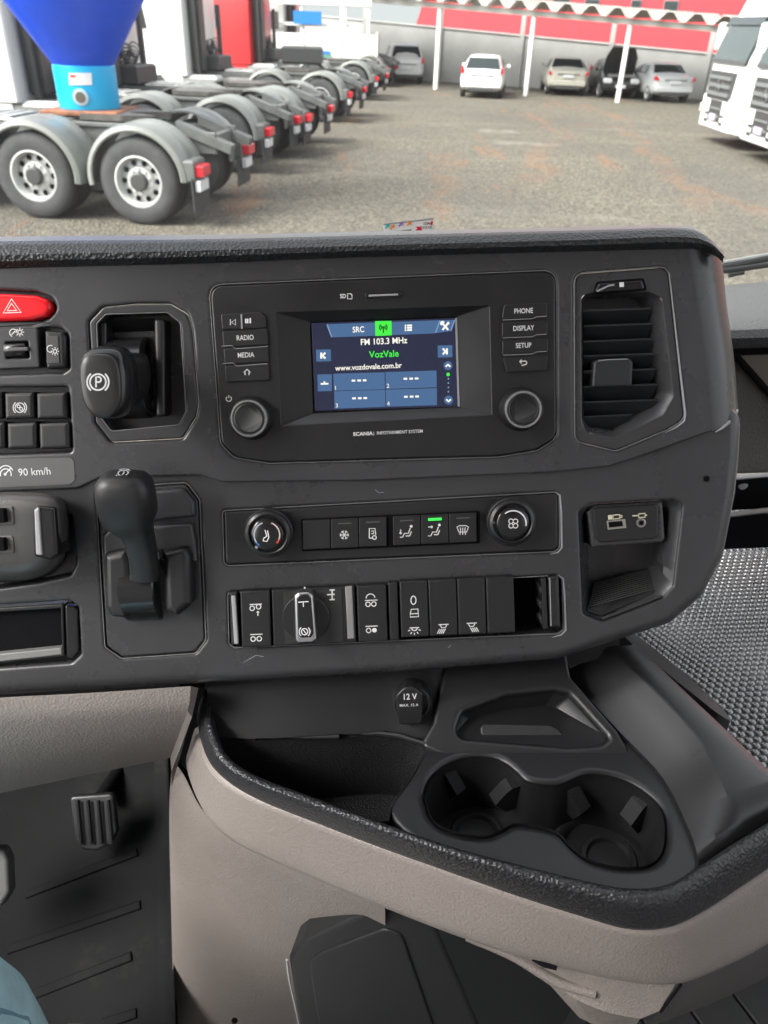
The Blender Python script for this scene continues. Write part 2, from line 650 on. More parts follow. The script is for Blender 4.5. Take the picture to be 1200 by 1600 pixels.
# ------------------------------------------------------------------ infotainment unit
I = Thing('infotainment_unit', 'black radio unit with a lit colour screen, two round knobs and side buttons', 'radio', P, P.at(600, 580, -.004))
FO = [(432, 489), (764, 478), (768, 648), (440, 665)]
FI = [(484, 503), (714, 494), (719, 636), (489, 646)]
bez = sheet(Q(INFO, 20, .0015), [(Q(FO, 3, .0015), .0006, False)], .0015, -.004, .0012, .0008)
r0, r1 = Q(FO, 3, .0009), Q(FI, 3, -.0060)
I.part('bezel', join(bez, loft([at_w(r0, .0009), at_w(r1, -.0062), at_w(r1, -.0075)])), blk)
Zs = lambda zx, zy: (470 + zx / 4.4444, 480 + zy / 4.4444)
scr_bg = emit('screen_navy', (38, 42, 66))
tile = emit('screen_blue', (74, 108, 150))
tile2 = emit('screen_blue_edge', (130, 160, 195))
sgreen = emit('screen_green', (70, 235, 70), 1.1)
swhite = emit('screen_white', (250, 246, 235), 1.1)
sdark = emit('screen_dark_green', (20, 90, 30))
scr = I.part('screen', slab(Q([Zs(75, 110), Zs(1075, 75), Zs(1095, 690), Zs(100, 720)], 2, -.0060), -.008, -.0060, .0002, True), scr_bg)
lv = -.0060


def sq(name, z, dz, m):
    return I.part(name, (lambda p: ([Vector((a, b, lv + dz)) for a, b in p], [tuple(range(len(p)))]))(P.poly([Zs(*q) for q in z], lv + dz)), m, scr, smooth=False)


sq('menu_bar', [(180, 118), (962, 90), (930, 182), (215, 210)], .0002, tile)
sq('settings_tab', [(968, 90), (1068, 88), (1040, 166), (940, 180)], .0002, tile)
sq('tuner_tab', [(515, 97), (630, 95), (632, 195), (518, 200)], .0004, sgreen)
for z in ([(105, 295), (208, 293), (210, 375), (108, 378)], [(950, 266), (1052, 264), (1053, 347), (952, 350)]):
    sq('skip_tile', z, .0002, tile)
for z in ([(225, 462), (582, 452), (585, 570), (230, 580)], [(588, 450), (942, 440), (944, 556), (590, 568)], [(232, 584), (586, 573), (588, 692), (234, 705)],
          [(590, 572), (945, 562), (946, 680), (592, 691)], [(115, 467), (215, 465), (217, 582), (118, 585)]):
    sq('preset_tile', z, .0002, tile)
for c in ((1022, 406), (1026, 645)):
    sq('scroll_button', arc(*c, 31, 0, 360, 20)[:-1], .0002, tile)
I.part('right_glass_edge', strokes([P.poly([Zs(1078, 76), Zs(1097, 690)], lv + .0004)], 3.2 * K, lv + .0004), silver, scr, smooth=False)
zz = lambda *ls: [[Zs(*p) for p in l] for l in ls]
I.marks('menu_bar_edge', zz([(182, 120), (215, 208)], [(966, 92), (936, 178)], [(1068, 90), (1042, 164)]), 1.6, lv + .0005, tile2, scr, split=True)
wt = lv + .0007
for body, zx, zy, cap, m, b, sx in (('SRC', 400, 157, 8.6, swhite, .015, .85), ('FM 103.3 MHz', 576, 238, 9.2, swhite, .015, .93), ('VozVale', 578, 327, 10.0, sgreen, .015, .98),
                                    ('www.vozdovale.com.br', 470, 415, 8.2, swhite, .015, .93), ('1', 241, 562, 6.5, swhite, 0, 1), ('2', 605, 548, 6.5, swhite, 0, 1),
                                    ('3', 250, 684, 6.5, swhite, 0, 1), ('4', 608, 671, 6.5, swhite, 0, 1)):
    I.text('screen_text', body, *Zs(zx, zy), cap, wt, m, scr, bold=b, sx=sx)
dash3 = []
for cx, cy in ((403, 509), (764, 496), (407, 632), (767, 621)):
    dash3 += [[(cx + k - 12, cy - .025 * k), (cx + k + 13, cy - .025 * k)] for k in (-38, 2, 40)]
I.marks('preset_dash', zz(*dash3), 2.6, wt, swhite, scr, split=True)
I.marks('list_symbol', zz(*[[(722, y), (732, y)] for y in (128, 144, 160)], *[[(738, y), (772, y - 1)] for y in (127, 143, 159)]), 2.4, wt, swhite, scr)
I.marks('wrench_symbol', zz([(984, 112), (1024, 158)], [(1024, 110), (984, 158)], arc(984, 112, 10, 20, 250), [(1018, 104), (1030, 116)]), 2.6, wt, swhite, scr)
I.marks('antenna_symbol', zz([(573, 142), (573, 180)], arc(573, 140, 14, -50, 50, 6), arc(573, 140, 26, -50, 50, 6), arc(573, 140, 14, 130, 230, 6), arc(573, 140, 26, 130, 230, 6)), 1.6, wt, sdark, scr, dots=[(*Zs(573, 140), 1.8)])
I.marks('skip_symbol', zz([(142, 315), (142, 357)], [(170, 316), (152, 336), (170, 356)], [(1014, 286), (1014, 328)], [(986, 287), (1004, 307), (986, 327)]), 2.8, wt, swhite, scr, split=True)
I.marks('chevron_symbol', zz([(1006, 413), (1022, 398), (1038, 413)], [(1010, 640), (1026, 655), (1042, 640)]), 2.4, wt, swhite, scr, split=True)
I.marks('page_dots', [], 1, wt, tile2, scr, dots=[(*Zs(1025, y), 1.3) for y in (497, 527, 557, 587)])
I.marks('current_page_dot', [], 1, wt, sgreen, scr, dots=[(*Zs(1023, 467), 2.8)])
I.marks('preset_list_symbol', zz([(138, 533), (192, 531)], [(164, 515), (164, 528)]), 2.2, wt, swhite, scr)

wb = .0034
rows = [(490, 515, 345, 414), (517, 542, 347, 417), (544, 569, 349, 418), (571, 597, 351, 419)]
bl = []
for y0, y1, x0, x1 in rows:
    bl.append(I.slab('button', [(x0, y0 + 1), (x1 - 6 if y0 == 490 else x1, y0 - 3), (x1 + 1, y0 + 5), (x1 + 2, y1 - 3), (x0 + 2, y1)], 3, .001, wb, .0006, btn))
rr = [(473, 499), (501, 527), (529, 554), (556, 582)]
br = []
for i, (y0, y1) in enumerate(rr):
    x0 = 784 + i * .6
    br.append(I.slab('button', [(x0 + (4 if i == 0 else 0), y0 + 3), (x0 + 71, y0), (x0 + 71 - (3 if i == 3 else 0), y1 - 3), (x0 + (6 if i == 3 else 0), y1)], 3, .001, wb, .0006, btn))
wm = wb + .0003
I.text('button_text', 'RADIO', 383, 528, 7.4, wm, white, bl[1], bold=.01, sx=.82)
I.text('button_text', 'MEDIA', 384, 555, 7.4, wm, white, bl[2], bold=.01, sx=.82)
I.marks('home_symbol', [[(381, 582), (386, 577), (391, 582)], [(383, 582), (383, 586)], [(389, 582), (389, 586)]], 1.5, wm, white, bl[3])
I.marks('skip_symbol', [[(360, 499), (360, 508)], [(368, 499), (362, 503.5), (368, 508), (368, 499)]], 1.2, wm, white, bl[0])
I.marks('skip_symbol', [[(384, 498), (384, 505)], [(387, 498), (387, 505)], [(391, 497), (391, 505)]], 2.0, wm, white, bl[0])
I.marks('button_gap', [[(377, 491), (378, 514)]], 2.0, wm + .0006, silver, bl[0])
for b_, t, y in ((br[0], 'PHONE', 486), (br[1], 'DISPLAY', 513), (br[2], 'SETUP', 540)):
    I.text('button_text', t, 818, y, 7.4, wm, white, b_, bold=.01, sx=.82)
I.marks('return_symbol', [[(815, 562), (812, 565), (815, 568)], [(812, 565), (821, 564)] + arc(820, 567, 3, 80, -90, 6) + [(815, 571)]], 1.4, wm, white, br[3])
I.marks('button_step', [[(346, 541), (362, 540), (368, 545), (418, 541)], [(348, 568), (364, 567), (370, 572), (418, 568)], [(786, 500), (832, 498), (838, 495), (854, 494)], [(786, 528), (832, 526), (838, 523), (854, 522)], [(786, 555), (832, 553), (838, 550), (854, 549)]], .7, wm, silver)
for cx, cy, nm in ((389, 654, 'left'), (818, 640, 'right')):
    c = P.at(cx, cy, .015)[:2]
    k = I.part('knob', lathe([(.0162, .001), (.0162, .004), (.0150, .006), (.0146, .0135), (.0138, .0148), (.0134, .0150)], c, 48), blk)
    I.part('knob_ring', lathe([(.0136, .0145), (.0132, .0156), (.0122, .0158), (.0118, .0150)], c, 48), mat('ring_grey', (.20, .20, .20), .3), k)
    I.part('knob_face', lathe([(.0117, .0140), (.0112, .0152), (.0100, .0156), (.0096, .0150), (.0060, .0149), (.0001, .0149)], c, 48), btn, k)
I.part('sd_slot', slab(Q([(570, 458), (630, 455), (629, 464), (572, 467)], 1, .0022), .001, .0022, .0003), gloss)
I.part('sd_slot_mouth', slab(Q([(576, 460.5), (622, 458.5), (622, 461.5), (576, 463.5)], 0, .0025), .002, .0025, .0001), silver)
I.text('sd_text', 'SD', 536, 463, 6.2, .0019, white, bold=.02, sx=.85)
I.marks('sd_symbol', [[(543, 467), (543, 459), (548, 459), (550, 461), (550, 467), (543, 467)]], 1.2, .0019, white)
I.text('brand_text', 'SCANIA', 567, 678, 5.4, .0019, white, bold=.03, sx=1.12)
I.text('brand_text', '|  INFOTAINMENT SYSTEM', 622, 675.5, 5.0, .0019, white, bold=.004, sx=.92)
I.marks('power_symbol', [arc(357.5, 623, 4.2, 130, 410, 12), [(357.5, 617.5), (357.5, 622)]], 1.1, .0019, white)

# ------------------------------------------------------------------ air vent
A = Thing('air_vent', 'black air vent with horizontal slats at the right end of the dash', 'air vent', P, P.at(975, 690, -.01))
OPEN = [(912, 468), (924, 463), (1012, 462), (1022, 470), (1038, 612), (1028, 634), (960, 675), (922, 668), (914, 655)]
OP2 = [(912, 468), (924, 463), (1004, 462), (1012, 470), (1026, 612), (1016, 630), (955, 668), (922, 662), (914, 650)]
vr = Q(VENT, 16, -.001)
v1 = ccw(offset(Q(VENT, 16, -.001), .0006))
ro = Q(OPEN, 8, -.004)
ri = Q(OP2, 8, -.012)
vf = sheet(v1, [(Q([(908, 462), (922, 458), (1016, 456), (1034, 466), (1052, 620), (1036, 648), (962, 684), (918, 676), (909, 660)], 8, -.001), .0004, False)], -.001, -.01, .001, .0008)
rw = Q([(908, 462), (922, 458), (1016, 456), (1034, 466), (1052, 620), (1036, 648), (962, 684), (918, 676), (909, 660)], 8, -.0014)
n_ = min(len(rw), len(ri))


def resample(poly, n):
    """closed polygon to n points by arc length, starting at its leftmost-lowest point"""
    poly = ccw(poly)
    i0 = min(range(len(poly)), key=lambda i: poly[i][0] + poly[i][1])
    poly = poly[i0:] + poly[:i0]
    pts = [Vector(p) for p in poly] + [Vector(poly[0])]
    L = [0]
    for a, b in zip(pts, pts[1:]):
        L.append(L[-1] + (b - a).length)
    out, j = [], 0
    for k in range(n):
        s = L[-1] * k / n
        while L[j + 1] < s:
            j += 1
        out.append(tuple(pts[j].lerp(pts[j + 1], (s - L[j]) / max(L[j + 1] - L[j], 1e-9))))
    return out


N1 = 72
A.part('frame', join(vf, loft([at_w(resample(rw, N1), -.0014), at_w(resample(ro, N1), -.008), at_w(resample(ri, N1), -.030)], cap1=True)), dash2)
A.part('edge_highlight', limb([P.at(x, y, .0002) for x, y in ((1046, 426), (1059, 545), (1071, 648), (1069, 658), (1058, 667), (1040, 676))], [.0002, .0006, .0008, .0008, .0006, .0002], 8), silver)  # pale strip painting the highlight on the frame's right bevel
slm = mat('vent_slat_plastic', (.016, .017, .019), .45)
for i, y in enumerate((487, 511, 535, 558, 582, 606, 630, 653)):
    xr = 1016 + (y - 465) * .075
    xl = 912
    if i == 7:
        xr = 988
    t0, t1 = P.at(xl, y, -.006), P.at(xr, y - 4, -.006)
    b1, b0 = P.at(xr - 10, y + 20, -.017), P.at(xl, y + 24, -.017)
    up = Vector((0, .0013, .0004))
    A.part('slat', loft([[t0, t1, b1, b0], [t0 + up, t1 + up, b1 + up, b0 + up]], cap0=True, cap1=True), slm, smooth=False)
tb = A.slab('thumb_tab', [(928, 566), (936, 561), (984, 560), (990, 566), (988, 604), (925, 606)], 5, -.014, -.001, .002, slm)
A.part('tab_highlight', strokes([P.poly([(934, 564), (950, 562), (980, 561)], -.0015)], .0006, -.0010), silver, tb)
kp = A.slab('shutter_wheel_well', [(932, 440), (1006, 434), (1012, 454), (926, 460)], 4, -.004, -.0004, .0008, deep)
A.slab('shutter_wheel', [(936, 442), (1004, 437), (1009, 452), (929, 458)], 4, -.003, .0022, .0016, gloss)
A.marks('wheel_mark', [[(933, 455), (952, 446), (960, 445)]], 2.2, .0026, silver)
A.marks('wheel_dot', [[(968, 445), (975, 444.6)]], 6, .0027, white)

# ------------------------------------------------------------------ hazard switch, dimmer, switch block, sticker
Hz = Thing('hazard_switch', 'red hazard warning button with white triangle at the left edge', 'switch', P, P.at(20, 505, -.006))
Hz.part('button_cap', slab(Q([(-70, 457), (0, 458), (55, 461), (74, 468), (80, 482), (71, 494), (48, 500), (0, 502), (-70, 505)], 10, .004), -.006, .004, .003, True), redp)
Hz.marks('warning_triangle', [[(18, 467), (5, 489), (33, 488), (18, 467)], [(18, 474), (11, 485.5), (26, 485), (18, 474)]], 1.8, .0043, white)
Dm = Thing('dimmer_switch', 'grey panel light dimmer with a black thumbwheel below the red button', 'switch', P, P.at(28, 578, -.006))
Dm.part('plate', sheet(Q([(-70, 514), (58, 512), (62, 574), (-70, 580)], 3, .002), [(Q([(8, 534), (44, 533), (46, 560), (9, 561)], 3, .002), .005, True)], .002, -.006, .001), dash)
wc = P.at(27, 547, -.002)
Dm.part('thumbwheel', rot_mesh(lathe([(.0052, -.0078), (.0058, -.007), (.0058, .007), (.0052, .0078)], (0, 0), 24), Matrix.Translation(wc) @ Matrix.Rotation(R_(90), 4, 'Y')), gloss)
Dm.part('wheel_grip', slab(Q([(11, 543), (43, 542), (43, 548), (11, 549)], 1, .0045), .001, .0045, .0006), mat('grip_grey', (.10, .10, .10), .3))
Dm.marks('dial_symbol', [arc(21, 520, 6, 20, 250, 10), [(18, 523), (24, 517)], arc(31, 519, 3.2, 0, 360, 10)] + [[(31 + 4.6 * math.cos(R_(a)), 519 + 4.6 * math.sin(R_(a))), (31 + 6.8 * math.cos(R_(a)), 519 + 6.8 * math.sin(R_(a)))] for a in range(0, 360, 45)], 1.1, .0023, white)
Ns = Thing('night_light_switch', 'narrow black rocker switch with moon and sun symbol', 'switch', P, P.at(86, 578, -.006))
Ns.part('rocker', slab(Q([(69, 516), (97, 518), (102, 526), (103, 574), (72, 577)], 3, .0035), -.006, .0035, .0025, True), btn)
Ns.part('rocker_face', slab(Q([(72, 524), (91, 525), (93, 567), (73, 569)], 1, .0042), .003, .0042, .0004), mat('face_grey', (.05, .05, .052), .4))
Ns.marks('moon_sun_symbol', [arc(79, 545, 5.5, 60, 300, 10), arc(86, 549, 3, 0, 360, 10)] + [[(86 + 4.4 * math.cos(R_(a)), 549 + 4.4 * math.sin(R_(a))), (86 + 6.6 * math.cos(R_(a)), 549 + 6.6 * math.sin(R_(a)))] for a in range(0, 360, 45)], 1.1, .0046, white)
Rb = Thing('switch_block', 'block of six plain black push switches above the speed sticker', 'switch block', P, P.at(40, 706, -.01))
for r_, (ya, yb) in enumerate(((613, 656), (660, 703))):
    for c_, (xa, xb) in enumerate(((-48, 2), (6, 52), (56, 103))):
        dx = r_ * 4
        s_ = Rb.part('push_switch', slab(Q([(xa + dx, ya + 1), (xb + dx, ya - 1), (xb + dx + 1, yb - 2), (xa + dx + 1, yb)], 3, .003), -.010, .003, .0025, True), btn)
        if r_ == 0 and c_ == 1:
            Rb.marks('traction_symbol', [arc(31, 637, 7.5, 0, 360, 16), arc(31, 637, 10.5, 130, 230, 6), arc(31, 637, 10.5, -50, 50, 6), arc(29, 635, 2.5, 0, 360, 8), arc(33, 639, 2.5, 0, 360, 8)], 1.1, .0034, white, s_)
St = Thing('speed_sticker', 'pale grey sticker reading 90 km/h with a speed dial symbol', 'sticker', P, P.at(50, 740, 0))
St.part('label_plate', slab(Q([(-70, 719), (110, 715), (116, 720), (117, 750), (110, 757), (-70, 765)], 5, .0004), -.0002, .0004, .0001, True), mat('sticker_grey', (.085, .082, .085), .5, bump=('noise', 1500, .2, .0003)))
St.text('speed_text', '90 km/h', 54, 737.5, 11.5, .0006, white, sx=.95)
St.marks('speed_symbol', [arc(9, 741, 8.5, -20, 200, 14), arc(9, 739, 11.5, 20, 160, 12), [(7, 742), (17, 731)]], 1.4, .0006, white, dots=[(8, 741, 2.2)])

# ------------------------------------------------------------------ parking brake lever
B = Thing('parking_brake_lever', 'black parking brake lever with a white P symbol on its knob', 'lever', P, P.at(225, 690, -.03))
pbo = Q(PB_OUT, 12, .0006)
B.part('surround', sheet(offset(ccw(pbo), .0006), [(Q(PB_IN, 8, .0006), .020, True)], .0006, -.004, .0012, .0012), dash2)
B.part('guide_rib', slab(Q([(153, 503), (166, 501), (166, 640), (155, 640)], 5, -.003), -.03, -.003, .002), blk)
B.part('guide_rib', slab(Q([(240, 497), (257, 498), (258, 650), (243, 652)], 6, -.002), -.03, -.002, .0025), blk)
B.part('guide_sill', slab(Q([(166, 626), (244, 624), (245, 640), (166, 643)], 3, -.010), -.03, -.010, .003), blk)
B.part('back_ramp', loft([[P.at(166, 500, -.006), P.at(240, 497, -.006), P.at(240, 530, -.028), P.at(166, 532, -.028)]], cap1=True), blk, smooth=False)
dc = P.at(210, 590, -.018)
B.part('drum', rot_mesh(lathe([(.028, -.0135), (.030, -.0125), (.030, .0125), (.028, .0135)], (0, 0), 40), Matrix.Translation(dc) @ Matrix.Rotation(R_(90), 4, 'Y')), gloss)
B.part('drum_slider', rot_mesh(loft([[(r_ * math.cos(R_(a)), r_ * math.sin(R_(a)), h) for r_, h in ((.0305, -.011), (.0312, -.010), (.0312, .010), (.0305, .011))] for a in range(200, 330, 8)], closed=False), Matrix.Translation(dc) @ Matrix.Rotation(R_(90), 4, 'Y')), blk)


def prings(levels, power=3.2, n=36):
    rings = []
    for cx, cy, hx, hy, wv, sk_ in levels:
        ring = []
        for k in range(n):
            th = 2 * math.pi * k / n
            c, s = math.cos(th), math.sin(th)
            x = math.copysign(abs(c) ** (2 / power), c)
            y = math.copysign(abs(s) ** (2 / power), s)
            taper = 1 - (.22 * max(y, 0) ** 2)
            ring.append(P.at(cx + hx * x * taper + sk_ * y, cy + hy * y, wv))
        rings.append(ring)
    return rings


B.part('arm', loft(prings([(212, 588, 24, 40, -.005, 0), (208, 592, 24, 40, .012, 0), (196, 592, 26, 42, .030, 3), (184, 594, 30, 46, .046, 4)], 2.6), cap0=True, cap1=True), blk)
kb = B.part('knob', loft(prings([(184, 592, 28, 44, .040, 4), (181, 594, 35, 53, .044, 4), (176, 596, 37, 56, .052, 4), (168, 598, 37, 56, .063, 4), (162, 600, 36, 54, .069, 4), (159, 601, 33, 51, .0715, 4), (157, 602, 28, 46, .0722, 4)]), cap0=True, cap1=True), gloss, ang=60)
B.part('knob_face', loft(prings([(158, 602, 32, 50, .0712, 4), (157, 602, 31, 49, .0728, 4), (156.5, 602, 28, 46, .0735, 4), (156, 602, 20, 36, .0738, 4)]), cap1=True), mat('knob_face_plastic', (.022, .021, .021), .30, bump=('noise', 900, .1, .0004)), kb, ang=60)
B.marks('parking_symbol', [arc(153, 597, 12.5, 0, 360, 28), arc(153, 597, 17, 130, 230, 8), arc(153, 597, 17, -50, 50, 8), [(150, 605), (150, 589), (154, 589)] + arc(154, 593, 4, 90, -90, 8) + [(150, 597)]], 1.9, .0742, white, kb)

# ------------------------------------------------------------------ retarder lever
E_ = Thing('retarder_lever', 'black upright hand lever with a flared knob below the parking brake', 'lever', P, P.at(230, 1025, -.006))
E_.part('base_plate', slab(Q([(153, 776), (166, 765), (290, 757), (309, 782), (319, 999), (303, 1018), (191, 1026), (167, 1009)], 10, WL - .0005), WL - .004, WL - .0005, .001), dash2)
E_.part('upper_cover', slab(Q([(160, 782), (172, 772), (286, 763), (303, 784), (305, 808), (165, 822)], 8, .0015), WL, .0015, .003), dash)
E_.part('housing', slab(Q([(158, 836), (170, 826), (300, 818), (306, 850), (309, 880), (160, 885)], 6, .002), WL, .002, .003), dash2)
E_.part('cheek', slab(Q([(160, 866), (196, 858), (206, 880), (208, 950), (196, 968), (172, 966), (162, 950)], 8, .012), WL, .012, .006), blk)
E_.part('cheek', slab(Q([(252, 864), (288, 856), (297, 870), (299, 945), (276, 965), (256, 955)], 8, .012), WL, .012, .006), blk)
dc2 = P.at(228, 915, -.012)
E_.part('drum', rot_mesh(lathe([(.026, -.0135), (.0272, -.0125), (.0272, .0125), (.026, .0135)], (0, 0), 40), Matrix.Translation(dc2) @ Matrix.Rotation(R_(90), 4, 'Y')), gloss)
pth = [(227, 900, .012), (225, 872, .018), (219, 846, .024), (214, 830, .028), (208, 818, .031), (203, 807, .034), (199, 790, .0375), (196, 770, .041), (194, 753, .044), (193, 744, .0455), (192.5, 740, .046)]
rad = [(.0105, .0085), (.0104, .008), (.0106, .0085), (.0118, .0095), (.0155, .012), (.0192, .0145), (.0200, .0155), (.0197, .0155), (.0185, .0145), (.0150, .012), (.0095, .008)]
kn = E_.part('lever_arm', limb([P.at(*p) for p in pth], rad, 32, power=3.4), mat('lever_plastic', (.016, .016, .017), .40, bump=('noise', 2200, .2, .0005)), ang=70)
tp, tq = P.at(192.5, 740, .046), P.at(194.5, 755, .0425)
ax = (tp - tq).normalized()
tM = Matrix.Translation(tp + ax * .0006) @ ax.to_track_quat('Z', 'X').to_matrix().to_4x4() @ Matrix.Diagonal((.72, .72, 1, 1))
ic = strokes([[(.0048 * math.cos(R_(a)), .0048 * math.sin(R_(a))) for a in range(0, 361, 20)], [(.0072 * math.cos(R_(a)), .0072 * math.sin(R_(a))) for a in range(-50, 51, 10)], [(.0072 * math.cos(R_(a)), .0072 * math.sin(R_(a))) for a in range(130, 231, 10)], [(-.003, 0), (0, .001), (.003, 0)]], .0008, 0)
E_.part('brake_symbol', rot_mesh(ic, tM), white, kn, smooth=False)
E_.part('collar', slab(Q([(207, 866), (248, 862), (250, 876), (208, 880)], 2, .018), .006, .018, .002), blk)

# ------------------------------------------------------------------ left pod and slot
G = Thing('control_pod', 'rounded grey control pod with glossy end tab at the left edge', 'control pod', P, P.at(20, 905, -.01))
G.part('shell', loft(prings([(-52, 840, 160, 70, -.018, 0), (-53, 837, 158, 68, .016, 0), (-55, 834, 155, 64, .024, 0), (-58, 832, 150, 57, .0285, 0), (-64, 831, 140, 46, .0305, 0), (-80, 830, 110, 30, .031, 0)], 6, 72), cap1=True), mat('pod_plastic', (.060, .057, .055), .34, bump=('noise', 700, .25, .0006)), ang=60)
gt = G.slab('end_tab', [(50, 797), (58, 790), (86, 794), (90, 868), (78, 876), (52, 870)], 4, .010, .0325, .0025, gloss)
G.part('tab_edge', slab(Q([(53, 797), (61, 793), (66, 868), (56, 867)], 2, .0338), .030, .0338, .0010), silver, gt)
for y0, y1 in ((792, 822), (838, 866)):
    G.slab('slider_well', [(-30, y0), (20, y0 - 1), (22, y1 - 2), (-30, y1)], 4, .029, .0318, .0006, mat('well_grey', (.10, .095, .09), .4))
    G.slab('slider', [(-30, y0 + 3), (6, y0 + 3), (8, y1 - 5), (-30, y1 - 4)], 2, .031, .036, .001, deep)
Sl = Thing('card_slot', 'black open slot with a pale lower lip at the left edge', 'slot', P, P.at(40, 1040, -.01))
so_, si_ = Q([(-80, 956), (98, 944), (100, 1026), (-80, 1046)], 3, WL), Q([(-80, 962), (94, 951), (96, 1018), (-80, 1036)], 2, WL)
Sl.part('frame', sheet(so_, [(si_, .045, True)], WL - .001, WL - .012, .0008), blk)
Sl.slab('end_block', [(101, 946), (116, 948), (121, 955), (123, 1018), (113, 1030), (104, 1028)], 4, WL - .006, WL + .0005, .0012, gloss)
Sl.slab('pale_lip', [(-80, 1030), (96, 1012), (97, 1023), (-80, 1043)], 1, WL - .02, WL - .0004, .0008, mat('lip_grey', (.16, .16, .155), .4))
Sl.part('slot_back', slab(Q([(-80, 960), (96, 948), (97, 1022), (-80, 1044)], 2, WL - .008), WL - .02, WL - .008, .0003), deep)

# ------------------------------------------------------------------ climate panel
Cl = Thing('climate_panel', 'black heating control strip with two round dials and six flat buttons', 'control panel', P, P.at(610, 875, -.006))
Cl.part('plate', slab(offset(ccw(Q(CLIM, 6, WL)), .0010), WL - .005, WL + .0006, .0016), blk)
for cx, cy, k_ in ((417, 836, 0), (802, 818, 1)):
    cw = .016
    c = P.at(cx, cy, cw)[:2]
    kk = Cl.part('dial', lathe([(.0180, WL), (.0182, .003), (.0176, .008), (.0170, .0118), (.0150, .0130), (.0140, .0124), (.0132, .0100)], c, 56, 0), blk)
    Cl.part('dial_face', lathe([(.0122, .008), (.0119, .0142), (.0108, .0150), (.0001, .0150)], c, 48), gloss, kk)
    Cl.part('dial_rim', lathe([(.0180, .004), (.0186, .006), (.0186, .0085), (.0178, .0095)], c, 56), btn, kk)
    wv = .0153
    if k_ == 0:
        Cl.marks('cold_arc', [arc(cx, cy, 20, 110, 215, 14)], 1.8, wv, mat('pale_arc', (.42, .45, .5), .5), kk)
        Cl.marks('warm_arc', [arc(cx, cy, 20, 70, -20, 12)], 1.8, wv, mat('warm_arc_print', (.55, .42, .40), .5), kk)
        Cl.marks('hot_mark', [arc(cx, cy, 20, -20, -40, 4)], 2.4, wv, redpr, kk)
        Cl.marks('cool_mark', [arc(cx, cy, 20, 215, 235, 4)], 2.4, wv, bluep, kk)
        Cl.marks('seat_heat_symbol', [[(414, 828), (417, 838), (412, 841), (411, 845), (417, 846), (420, 840), (418, 829)]], 1.5, wv, white, kk)
        Cl.marks('pointer', [[(398, 859), (402, 853)]], 4, .0125, silver, kk)
    else:
        Cl.marks('speed_arc', [arc(cx, cy, 20, 130, -10, 18)], 1.9, wv, white, kk)
        Cl.marks('fan_symbol', [arc(cx + 5 * math.cos(R_(a)), cy + 5 * math.sin(R_(a)), 3.6, 0, 360, 10) for a in (45, 135, 225, 315)], 1.3, wv, white, kk)
        Cl.marks('pointer', [[(768, 812), (772, 818)]], 3, .0125, silver, kk)
Cl.slab('button_tray', [sk(470, 806), sk(750, 806), sk(750, 856), sk(472, 856)], 2, WL, .0012, .0005, deep)
bb = []
for x0, x1 in ((473, 515.5), (517, 559.5), (561, 603.5), (614, 656.5), (658, 700.5), (702, 744.5)):
    bb.append(Cl.slab('button', [sk(x0, 808), sk(x1, 808), sk(x1 + .5, 853), sk(x0 + .5, 853)], 1.5, .0, .0030, .0005, btn))
wv = .0033
for i, bx in enumerate((495, 538, 582, 635, 679, 723)):
    if i == 0:
        continue
    yy = lambda y: sk(bx, y)[1]
    m_ = green_led if i == 4 else mat('unlit_lamp', (.09, .09, .085), .4)
    Cl.marks('indicator_lamp', [[(bx - 10, yy(815) + .4), (bx + 11, yy(815) - .5)]], 3.6 if i == 4 else 1.6, wv, m_, bb[i])
    cy = yy(833)
    if i == 1:
        ls = [[(bx - 7 * math.cos(R_(a)), cy - 7 * math.sin(R_(a))), (bx + 7 * math.cos(R_(a)), cy + 7 * math.sin(R_(a)))] for a in (0, 60, 120)] + [[(bx + 5 * math.cos(R_(a)) + 2.5 * math.cos(R_(a + 60)), cy + 5 * math.sin(R_(a)) + 2.5 * math.sin(R_(a + 60))), (bx + 5 * math.cos(R_(a)), cy + 5 * math.sin(R_(a))), (bx + 5 * math.cos(R_(a)) + 2.5 * math.cos(R_(a - 60)), cy + 5 * math.sin(R_(a)) + 2.5 * math.sin(R_(a - 60)))] for a in range(0, 360, 60)]
        Cl.marks('snowflake_symbol', ls, 1.2, wv, white, bb[i])
    elif i == 2:
        Cl.marks('recirculation_symbol', [[(bx - 5, cy + 7), (bx - 5, cy - 8), (bx + 4, cy - 8), (bx + 5, cy), (bx + 5, cy + 2)], [(bx - 5, cy + 7), (bx, cy + 7)], [(bx - 2, cy - 4), (bx + 2, cy - 4), (bx + 2, cy), (bx - 2, cy)], arc(bx + 3, cy + 6, 3, 0, 360, 10)], 1.3, wv, white, bb[i])
    elif i in (3, 4):
        Cl.marks('airflow_seat_symbol', [[(bx + 6, cy - 6), (bx + 3, cy + 2), (bx - 3, cy + 2), (bx - 6, cy + 8), (bx - 10, cy + 8)], [(bx + 8, cy - 1), (bx + 5, cy + 6), (bx - 1, cy + 6)]] + ([[(bx - 9, cy - 4), (bx - 9, cy + 3)], [(bx - 11, cy + 1), (bx - 9, cy + 3), (bx - 7, cy + 1)]] if i == 3 else [[(bx - 10, cy - 6), (bx - 3, cy - 6)], [(bx - 5, cy - 8), (bx - 3, cy - 6), (bx - 5, cy - 4)]]), 1.4, wv, white, bb[i], dots=[(bx + 7.5, cy - 9, 2.2)])
    else:
        Cl.marks('defrost_symbol', [[(bx - 9, cy - 4), (bx - 5, cy - 6), (bx + 5, cy - 6), (bx + 9, cy - 4), (bx + 6, cy + 4), (bx - 6, cy + 4), (bx - 9, cy - 4)]] + [[(bx + d, cy - 3), (bx + d * .8, cy + 1), (bx + d * 1.1, cy + 8)] for d in (-4, 0, 4)], 1.2, wv, white, bb[i])
